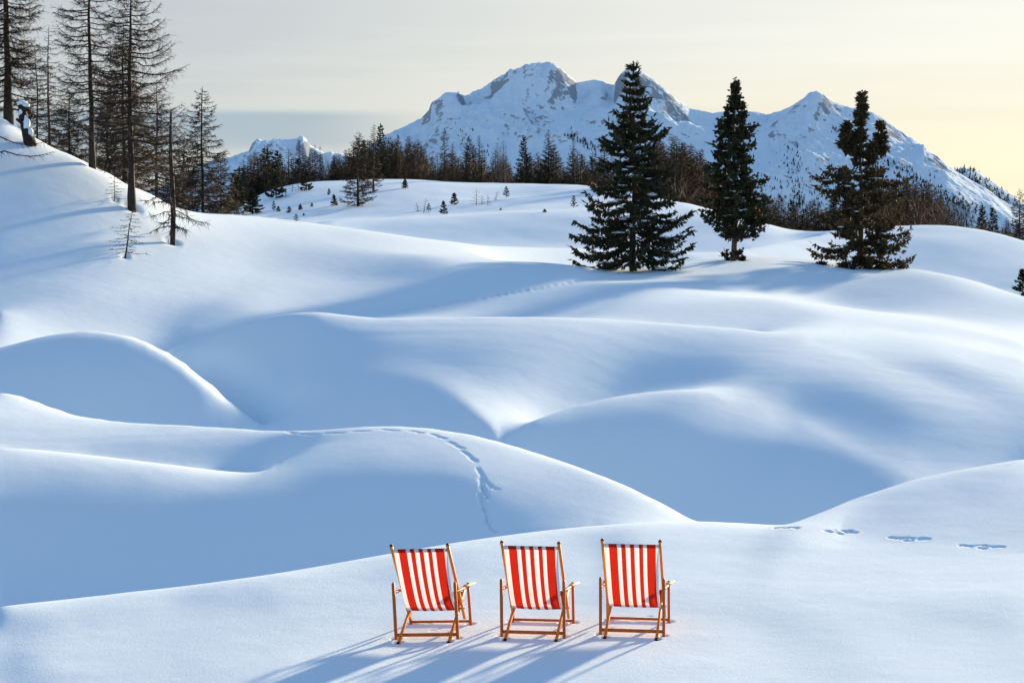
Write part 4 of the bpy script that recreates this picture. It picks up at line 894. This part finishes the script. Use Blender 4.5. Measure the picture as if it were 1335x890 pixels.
# snow-laden stump and the low bough reaching in at the left edge
def stump():
    loc = on_ground(32, 186, 70, 120); u, s = ray(30, 128); H = CAM_H + s * loc.y - loc.z
    o = empty('snow_laden_stump', loc); tag(o, 'leaning dead stump capped with snow at the top of the left slope', 'tree stump')
    b = MB(); b.tube([(.28, 0, -.2), (.10, 0, .30 * H), (-.06, .02, .62 * H), (-.14, .03, .86 * H)], [.30, .25, .21, .15], 9)
    for p, q in (((.05, -.15, .4 * H), (-.25, -.4, .52 * H)), ((.1, .1, .5 * H), (.42, -.1, .60 * H)), ((0, -.1, .75 * H), (.35, -.15, .70 * H)), ((.2, -.2, .15 * H), (.45, -.3, .05 * H))):
        b.tube([p, q], [.12, .06], 6)
    tr = b.build('trunk', M_BARK, o, True); sn = MB()
    for c, r_ in (((-.08, 0, .89 * H), (.26, .24, .11)), ((-.12, -.10, .66 * H), (.11, .10, .2)), ((.14, -.18, .42 * H), (.16, .12, .30)), ((.30, -.14, .22 * H), (.14, .12, .22)), ((.12, -.1, .84 * H), (.16, .14, .08))):
        sn.lump(c, r_, seed=int(r_[0] * 100), bump=.5, seg=(10, 7))
    sn.build('snow_cap', M_SNOW, o, True)
stump()
def low_bough():
    a = on_ground(-18, 222, 60, 110); A = np.array(a) + np.array([0, 0, -.1]); d = a.y
    def P(px, py, dd=0): return np.array(place(px, py, d + dd))
    o = empty('fallen_bough', a); tag(o, 'dead larch bough sticking out over the snow at the left edge', 'fallen branch')
    global RNG; RNG = np.random.default_rng(61); r = RNG; b, t = MB(), MB(); off = np.array(a)
    m1 = np.array([A, P(-6, 200), P(6, 197, .3), P(22, 202, .5), P(38, 204, .6), P(55, 202, .7), P(70, 198, .8)]) - off
    m2 = np.array([P(-6, 176, .8), P(4, 180, .9), P(18, 186, 1.0), P(34, 189, 1.1), P(50, 187, 1.2), P(64, 184, 1.3)]) - off
    m3 = np.array([P(-16, 205), P(-6, 176, .8)]) - off
    for m, ra in ((m1, .045), (m2, .035), (m3, .05)):
        b.tube(m, np.linspace(ra, .009, len(m)), 6, cap=False); n = 42 if len(m) > 2 else 3
        i = r.integers(0, len(m) - 1, n); t.spikes(m[i] + (m[i + 1] - m[i]) * r.random((n, 1)), (m[i + 1] - m[i]) * .8 + r.normal(0, .3, (n, 3)) + np.array([0, 0, -.25]), .011, r.uniform(.15, .55, n))
    b.build('branch', M_BARK, o, True); x = t.build('twigs', M_TWIG, o); x['kind'] = 'stuff'
low_bough()

# ------------------------------------------------------------------ the three big spruces
def spruce(px, base, top, H, label, d=None, **kw):
    loc = on_ground(px, base, 85, 130) if d is None else stand(px, d); k = size_to(loc, top, px, H)
    return grow('spruce_tree', spruce_meshes('spruce', H, **kw), loc, label, None, (k, k, k))
spruce(826, 353, 82, 11.2, 'largest of three big spruces, broad and layered, boughs sweeping down to the snow',
       profile=[(0, 2.3), (.06, 3.0), (.13, 3.1), (.22, 2.85), (.34, 2.45), (.46, 2.25), (.56, 1.9), (.64, 1.7), (.70, 1.25), (.78, .82), (.88, .52), (.95, .24), (1, .05)], seed=4, n_br=225, blades=60, first=0.01, blade_w=0.062, blade_l=0.42, snow=0.30, droop=.40, upturn=.58, whorls=26, ragged=(.5, 1.12), width=.17,
       limbs=((.03, 3.0, 3.3), (.09, 3.2, 3.3), (.16, 3.1, 3.4), (.22, 3.2, 3.2), (.10, .1, 3.2), (.17, 0, 3.2), (.26, -.1, 3.1), (.66, .05, 1.75), (.63, 3.1, 1.7), (.70, 3.2, 1.45), (.52, 3.0, 2.3)))
spruce(957, 339, 105, 10.2, 'middle spruce, narrow and clumpy with a bare lower trunk above a low skirt of boughs',
       profile=[(0, .9), (.035, .85), (.045, .0), (.125, .0), (.135, 1.5), (.20, 2.05), (.30, 2.0), (.42, 1.85), (.5, 1.5), (.58, 1.28), (.68, 1.2), (.76, 1.0), (.84, .58), (.90, .26), (.95, .12), (1, .03)], seed=6, n_br=165, blades=34, first=0.005, blade_w=0.07, blade_l=0.30, snow=0.12, droop=.16, upturn=.30, clump=.24, mat=M_SPRUCE, taper=.4, ragged=(.5, 1.15), width=.16)
spruce(1121, 349, 120, 10.4, 'rightmost big spruce, ragged, browned by sun glow, with a second leader and long uneven limbs',
       profile=[(0, 2.9), (.05, 2.9), (.12, 2.5), (.2, 2.3), (.28, 2.3), (.36, 2.35), (.45, 2.5), (.52, 2.2), (.58, 1.0), (.62, .4), (.72, .3), (.80, .4), (.88, .3), (.95, .2), (1, .03)], seed=12, n_br=165, blades=42, first=0.0, blade_w=0.062, blade_l=0.36, snow=0.32, droop=.34, upturn=.5, clump=.16, ragged=(.5, 1.1), width=.17, mat=M_SPRUCE_OLD, gaps=.30, whorls=22, limbs=((.0, -1.2, 2.6), (.01, -2.0, 2.4), (.0, -.5, 2.9), (.02, -2.7, 2.9), (.05, -1.5, 2.5), (.03, 1.0, 2.4), (.50, .05, 3.1), (.51, 3.1, 2.9), (.45, 3.2, 2.7), (.42, -.1, 2.5), (.30, 3.1, 2.9), (.14, .1, 3.0), (.20, 0, 2.9), (.04, .05, 3.2), (.08, 3.1, 2.9), (.12, 3.3, 2.8), (.54, 2.9, 2.2)),
       extra=[(1.15, .1, 7.0, 1.75, .34, 5.6), (-.85, .0, 7.1, 1.5, .45, 6.6), (-.5, .1, 6.9, 1.0, .4, 6.6), (.6, -.2, 6.3, 1.1, .28, 5.6)])

# ------------------------------------------------------------------ young trees and bushes on the far knoll
RNG = np.random.default_rng(90)
YOUNG = [spruce_meshes('young_spruce', 2.0, [(0, .62), (.15, .72), (.45, .5), (.75, .25), (1, .03)], seed=100 + i, n_br=64, blades=22, first=.05, blade_w=.085, blade_l=.22, snow=.0, droop=.15, upturn=.35, gaps=.05 + .1 * i) for i in range(3)]
SPARSE = [spruce_meshes('sparse_young_spruce', 2.0, [(0, .5), (.2, .55), (.5, .4), (.8, .18), (1, .03)], seed=110 + i, n_br=24, blades=16, first=.12, blade_w=.085, blade_l=.2, snow=0, droop=.05, upturn=.4) for i in range(2)]
def young(kind, px, base, top, label, wide=1.0, d=(126, 262), k=0):
    loc = on_ground(px, base, *d); s = size_to(loc, top, px, 2.0)
    return grow('young_spruce', kind[k % len(kind)], loc, label, 'young spruces dotted over the far knoll', (s * wide, s * wide, s), px * .37, 'sapling')
for a in [(YOUNG, 329, 279, 247, 'twin-topped young spruce half sunk behind the slope edge, leftmost on the knoll', 1.25, (122, 240), 0),
          (YOUNG, 360, 259, 224, 'dark bushy young spruce at the left tree line, largest on the knoll side', 1.1, (126, 262), 1),
          (YOUNG, 400, 249, 224, 'young spruce against the left tree line right of the bushy one', 1.0, (126, 262), 2),
          (SPARSE, 357, 275, 262, 'thin upright spruce seedling below the dark bushy young spruce', 1.0, (126, 262), 0),
          (YOUNG, 363, 276, 269, 'low round spruce seedling touching the thin upright one', 1.5, (126, 262), 1),
          (YOUNG, 377, 277.5, 269.5, 'low wide spruce seedling, third along the row under the left tree line', 1.5, (126, 262), 2),
          (YOUNG, 391.5, 274, 266, 'small square-looking spruce seedling in the middle of the left knoll', 1.1, (126, 262), 0),
          (YOUNG, 406.5, 269.5, 264.5, 'tiny spruce seedling alone on the left knoll', 1.4, (126, 262), 1),
          (SPARSE, 386, 289, 279, 'spiky spruce seedling poking out of the bright slope edge', 1.5, (95, 130), 1),
          (YOUNG, 396, 281, 278, 'barely showing spruce top behind the bright slope edge', 1.8, (126, 262), 0),
          (YOUNG, 429, 254, 246, 'tiny dark spruce seedling high on the knoll left of the large larch', 1.0, (126, 262), 2),
          (YOUNG, 435.5, 268.5, 254, 'compact young spruce at the left foot of the large knoll larch', 1.0, (126, 262), 1),
          (YOUNG, 528, 246, 233, 'small dark spruce on the bright knoll crest right of the larch clump', 1.0, (126, 262), 0),
          (SPARSE, 559, 276, 265, 'small spruce seedling beside the bare bush on the knoll', 1.1, (126, 262), 0),
          (YOUNG, 578, 279, 262.5, 'young spruce with a narrow tip, lowest of the knoll middle', 1.0, (126, 262), 2),
          (YOUNG, 592, 267, 252, 'young spruce with a wide left skirt on the knoll middle', 1.25, (126, 262), 1),
          (SPARSE, 660, 257.5, 243, 'layered young spruce with see-through tiers just under the tree line', 1.3, (126, 262), 1),
          (SPARSE, 748, 271, 255, 'layered young spruce left of the largest spruce', 1.2, (126, 262), 0),
          (YOUNG, 710, 277, 272.5, 'tiny spruce tip on the snow lip left of the largest spruce', 2.0, (126, 262), 0),
          (YOUNG, 653, 274, 271, 'tiniest spruce tip on open snow in the middle of the knoll', 2.0, (126, 262), 2),
          (YOUNG, 1333, 388, 352, 'dark spruce cut by the right edge of the picture', 1.1, (95, 125), 1)]:
    young(a[0], a[1], a[2], a[3], a[4], a[5], a[6], a[7])
for i, (px, b_, t_, lab, ln) in enumerate([(372, 257, 245, 'bare twiggy bush right of the dark bushy young spruce', .1), (381, 250, 236, 'bare twiggy bush under the left tree line', .05), (389, 249, 234, 'taller bare bush under the left tree line', -.05),
        (545, 276, 264, 'small bare bush, leftmost of the pair on the knoll', -.2), (552, 278, 258, 'grey bare bush leaning on the knoll', .2), (621, 268, 246, 'upright bare bush, darkest of the three on the knoll', .02), (628, 267, 254, 'short bare bush between two others on the knoll', .05),
        (636, 268, 254, 'bare bush with dense twigs, right of the upright one', .0), (645, 262, 249, 'pale bare bush leaning right below the tree line', .3)]):
    bare_sapling(px, b_, t_, lab, ln, 200 + i, 1.3, (126, 262), 16, 'bare bushes on the far knoll', M_TWIG, .03)

# ------------------------------------------------------------------ the far tree line
FL = [larch_meshes('far_larch', 10.0, R_low=rl, seed=300 + i, first=fi, n_br=nb, twigs=tw, power=pw, droop=.2, up=.3, twig_r=tr_, sub=2, trunk_r=.13, fork=2.5)
      for i, (rl, fi, nb, tw, pw, tr_) in enumerate([(1.9, .06, 85, 40, .8, .024), (2.3, .03, 100, 44, .7, .024), (1.5, .10, 75, 34, .6, .024), (2.4, .0, 110, 50, .9, .026)])]
FT = [larch_meshes('far_brown_larch', 10.0, R_low=rl, seed=320 + i, first=.02, n_br=105, twigs=46, power=.7, droop=.12, up=.4, twig_r=.026, sub=2, fork=2.5, mat=M_TWIG_TAN, trunk_r=.12) for i, rl in enumerate((1.7, 2.1, 1.4))]
FG = [larch_meshes('far_grey_larch', 10.0, R_low=1.3, seed=330, first=.05, n_br=70, twigs=26, power=.5, droop=.05, up=.6, twig_r=.018, sub=1, mat=M_TWIG_GREY, trunk_r=.09)]
FS = [spruce_meshes('far_spruce', 10.0, [(0, w), (.1, w * 1.05), (.4, w * .72), (.7, w * .36), (.9, w * .14), (1, .04)], seed=340 + i, n_br=110, blades=16, first=.02, blade_w=.11, blade_l=.5, snow=0.03, droop=.3, upturn=.4) for i, w in enumerate((1.7, 2.2, 1.4))]
GRP = {'l': 'bare larches of the far tree line', 's': 'spruces of the far tree line', 't': 'brown larches behind the spruce hill', 'g': 'pale grey larches of the far tree line'}
def far(kind, k, px, top, d, label, wide=1.0, base=None):
    loc = stand(px, d) if base is None else on_ground(px, base, 126, 262); s = size_to(loc, top, px, 10.0)
    if s <= 0.02: return
    lib = {'l': FL, 's': FS, 't': FT, 'g': FG}[kind]
    return grow('spruce_tree' if kind == 's' else 'larch_tree', lib[k % len(lib)], loc, label, GRP[kind], (s * wide, s * wide, s), px * 1.7)
far('l', 1, 467, 171, None, 'large larch standing forward on the knoll, its dark foot on open snow', 1.25, 269)
far('l', 0, 487, 161, None, 'tallest larch of the knoll clump with a bare forked top', 1.1, 249)
far('s', 0, 497, 162, 258, 'dark spruce sharing the top of the knoll clump with the tallest larch', 1.0)
far('s', 1, 683, 177, 258, 'dark triangular spruce between the grey larches and the wide larch in the far tree line', 1.0)
far('l', 3, 715, 168, 262, 'wide rounded larch right of the triangular spruce in the far tree line', 1.2)
far('l', 0, 748, 180, 260, 'open see-through larch standing alone near the largest spruce', 1.15)
far('l', 2, 580, 173, 262, 'tall thin larch rising above the middle of the far tree line', .9)
far('l', 2, 591, 186, 262, 'thin larch just right of the tall thin one in the far tree line', 1.0)
far('l', 1, 613, 176, 262, 'larch with a spiky top, left of a matching pair in the far tree line', 1.0)
far('l', 0, 625, 175, 262, 'larch with a spiky top, right of a matching pair in the far tree line', 1.1)
far('g', 0, 648, 186, 260, 'pale grey thin larch left of its twin beside the triangular spruce', 1.2)
far('g', 0, 657, 184, 260, 'pale grey thin larch nearest the triangular spruce', 1.2)
far('s', 0, 436, 203, 258, 'dark pointed spruce at the left of the knoll clump', 1.2)
far('s', 2, 318, 223, None, 'dark spruce at the left end of the far tree line before the distant mountain', 1.3, 259)
far('l', 0, 391, 181, 255, 'tallest larch in front of the distant mountain', 1.1)
far('l', 2, 411, 188, 256, 'thin larch right of the tallest one before the distant mountain', 1.0)
far('l', 2, 418, 190, 256, 'thin larch with a pale top at the right foot of the distant mountain', .9)
far('s', 0, 1281, 268, 185, 'left one of two small dark spruces behind the right hill', 1.25)
far('s', 2, 1294, 271, 185, 'right one of two small dark spruces behind the right hill', 1.4)
far('l', 1, 1329, 245, 182, 'bare larch standing tall at the right edge above the right hill', 1.1)
far('l', 3, 1312, 283, 184, 'low twiggy larch between the small spruces and the right edge', 1.3)
fr = random.Random(12)
MARKS = [(296, 'the slope grove'), (318, 'the leftmost dark spruce'), (343, 'the bushy young spruce'), (391, 'the tallest left larch'), (415, 'the pale-topped larch'), (436, 'the dark pointed spruce'),
         (467, 'the large knoll larch'), (492, 'the fork-topped larch'), (528, 'the small crest spruce'), (580, 'the tall thin larch'), (619, 'the spiky larch pair'), (652, 'the pale grey twins'),
         (683, 'the triangular spruce'), (715, 'the wide rounded larch'), (748, 'the see-through larch'), (826, 'the largest spruce'), (890, 'the brown thicket'), (957, 'the middle spruce'), (1010, 'the low dip'), (1060, 'the ragged left limbs'),
         (1121, 'the ragged spruce'), (1150, 'its second leader'), (1185, 'the thicket crest'), (1222, 'the thicket end'), (1281, 'the two small spruces'), (1329, 'the right-edge larch'), (1350, 'the picture edge')]
def fill(x0, x1, n, tops, kinds, d0, d1, j=16):
    xs, ts = zip(*tops)
    for i in range(n):
        px = x0 + (x1 - x0) * (i + fr.random()) / n; o = fr.uniform(-9, j) + (fr.random() < .3) * fr.uniform(0, 16); t = float(np.interp(px, xs, ts)) + o
        kd = fr.choice(kinds); d = fr.uniform(d0, d1)
        a = max(k for k in range(len(MARKS)) if MARKS[k][0] <= px); back = 'far back ' if d > d0 + .6 * (d1 - d0) else ''
        lab = '%s %s %sbetween %s and %s' % ('tall' if o < -1 else 'low' if o > 9 else 'mid-height', {'l': 'bare larch', 't': 'brown larch', 'g': 'grey larch', 's': 'spruce'}[kd], back, MARKS[a][1], MARKS[a + 1][1])
        far(kd, fr.randrange(4), px, t + (6 if kd == 's' else 0), d, lab, fr.uniform(1.05, 1.6))
TOPS_L = [(300, 232), (325, 205), (350, 196), (372, 200), (405, 205), (425, 215), (445, 205), (470, 182), (505, 178), (530, 180), (545, 186), (565, 205), (600, 196), (640, 195), (668, 212), (700, 190), (735, 200), (770, 200), (800, 195)]
fill(300, 440, 46, TOPS_L, 'lllls', 258, 330)
fill(440, 560, 44, TOPS_L, 'llllts', 256, 320)
fill(560, 800, 74, TOPS_L, 'lllltg', 260, 330, 22)
fill(838, 945, 44, [(838, 190), (860, 178), (880, 186), (900, 194), (925, 208), (950, 232)], 'tttl', 222, 300)
fill(945, 1100, 46, [(945, 232), (980, 248), (1010, 260), (1040, 268), (1075, 264), (1100, 256)], 'tlls', 205, 290, 10)
fill(1100, 1232, 52, [(1100, 256), (1130, 246), (1160, 238), (1185, 236), (1208, 240), (1222, 250), (1232, 270)], 'ttttl', 172, 250, 10)
fill(1232, 1345, 18, [(1232, 272), (1245, 270), (1262, 282), (1300, 288), (1345, 292)], 'ltl', 172, 240, 8)

# low leafless scrub filling the foot of the tree line
def scrub(name, spans, seed, mat):
    global RNG
    RNG = np.random.default_rng(seed); r = RNG; mb = MB()
    for x0, x1, d0, d1, n, h in spans:
        px = r.uniform(x0, x1, n); d = r.uniform(d0, d1, n); u = (px - CX) / FPX * d; g = ground(u, d)
        for a, b, c in zip(u, d, g):
            m = 34; H = h * r.uniform(.4, 1.2); p = np.array([a, b, c - .2]) + r.normal(0, .35, (m, 3)) * [1, 1, 0]
            z = r.uniform(0, .7, m) * H; p[:, 2] += z; dr = np.stack([r.normal(0, .55, m), r.normal(0, .55, m), r.uniform(.3, 1.2, m)], 1)
            mb.spikes(p, dr, .03, H * r.uniform(.3, .65, m))
    o = mb.build(name, mat); tag(o, 'low dark leafless scrub along the foot of the far tree line', 'scrub', kind='stuff')
scrub('scrub', [(300, 440, 255, 300, 130, 4.5), (440, 560, 254, 300, 110, 5), (560, 800, 257, 300, 200, 4.2)], 71, M_TWIG)
scrub('brown_scrub', [(845, 950, 214, 270, 130, 4.5), (950, 1100, 198, 250, 150, 3.2), (1100, 1232, 166, 220, 150, 3.6), (1232, 1345, 162, 210, 60, 2)], 72, M_TWIG_TAN)

# dotted woods far away on the mountain sides
def far_woods(name, V, bands, h, seed):
    r = np.random.default_rng(seed); px = V[:, 0] / V[:, 1] * FPX + CX; s = V[:, 2] / V[:, 1]
    a = math.atan(1) * 0; py = CY - FPX * (s * math.cos(PITCH) + math.sin(PITCH)) / (math.cos(PITCH) - s * math.sin(PITCH))
    mb_v, mb_f, n = [], [], 0
    for (x0, y0, x1, y1, wd, cnt) in bands:
        t = r.random(cnt); qx = x0 + (x1 - x0) * t + r.normal(0, wd, cnt); qy = y0 + (y1 - y0) * t + r.normal(0, wd, cnt)
        for x, y in zip(qx, qy):
            k = np.argmin((px - x) ** 2 + (py - y) ** 2)
            if (px[k] - x) ** 2 + (py[k] - y) ** 2 > 9: continue
            c = V[k] + np.array([r.normal(0, 3), r.normal(0, 3), CAM_H - 1.0]); H = h * r.uniform(.5, 1.3); w = H * r.uniform(.18, .3)
            for lv, (z0, z1, ww) in enumerate(((.05, .6, 1), (.4, 1, .65))):
                th = r.uniform(0, 6.28) + np.arange(4) * 1.57
                ring = np.stack([np.cos(th) * w * ww, np.sin(th) * w * ww, np.full(4, z0 * H)], 1) * r.uniform(.8, 1.2, (4, 1))
                mb_v += [c + ring, (c + np.array([0, 0, z1 * H]))[None]]; mb_f += [[n, n + 1, n + 4], [n + 1, n + 2, n + 4], [n + 2, n + 3, n + 4], [n + 3, n, n + 4]]; n += 5
    me = np_mesh(name, np.concatenate(mb_v), np.array(mb_f), smooth=False); me.materials.append(M_SPRUCE)
    tag(link(bpy.data.objects.new(name, me)), 'scattered tiny trees dotting the mountain side', 'woods', kind='stuff')
far_woods('mountain_woods', MTN, [(1085, 168, 1130, 200, 2.5, 90), (1130, 200, 1185, 225, 3, 110), (1190, 232, 1250, 268, 4, 160), (1030, 200, 1045, 262, 9, 120), (1240, 262, 1290, 285, 6, 150), (1180, 250, 1260, 290, 8, 220),
                                 (508, 190, 560, 215, 8, 110), (590, 175, 640, 215, 9, 50), (740, 176, 788, 200, 2.5, 80), (940, 240, 1100, 285, 14, 200), (1012, 262, 1060, 280, 8, 80)], 8, 5)
far_woods('ridge_woods', RDG, [(1246, 224, 1315, 262, 5, 200), (1246, 221, 1275, 224, 2, 40)], 12, 6)
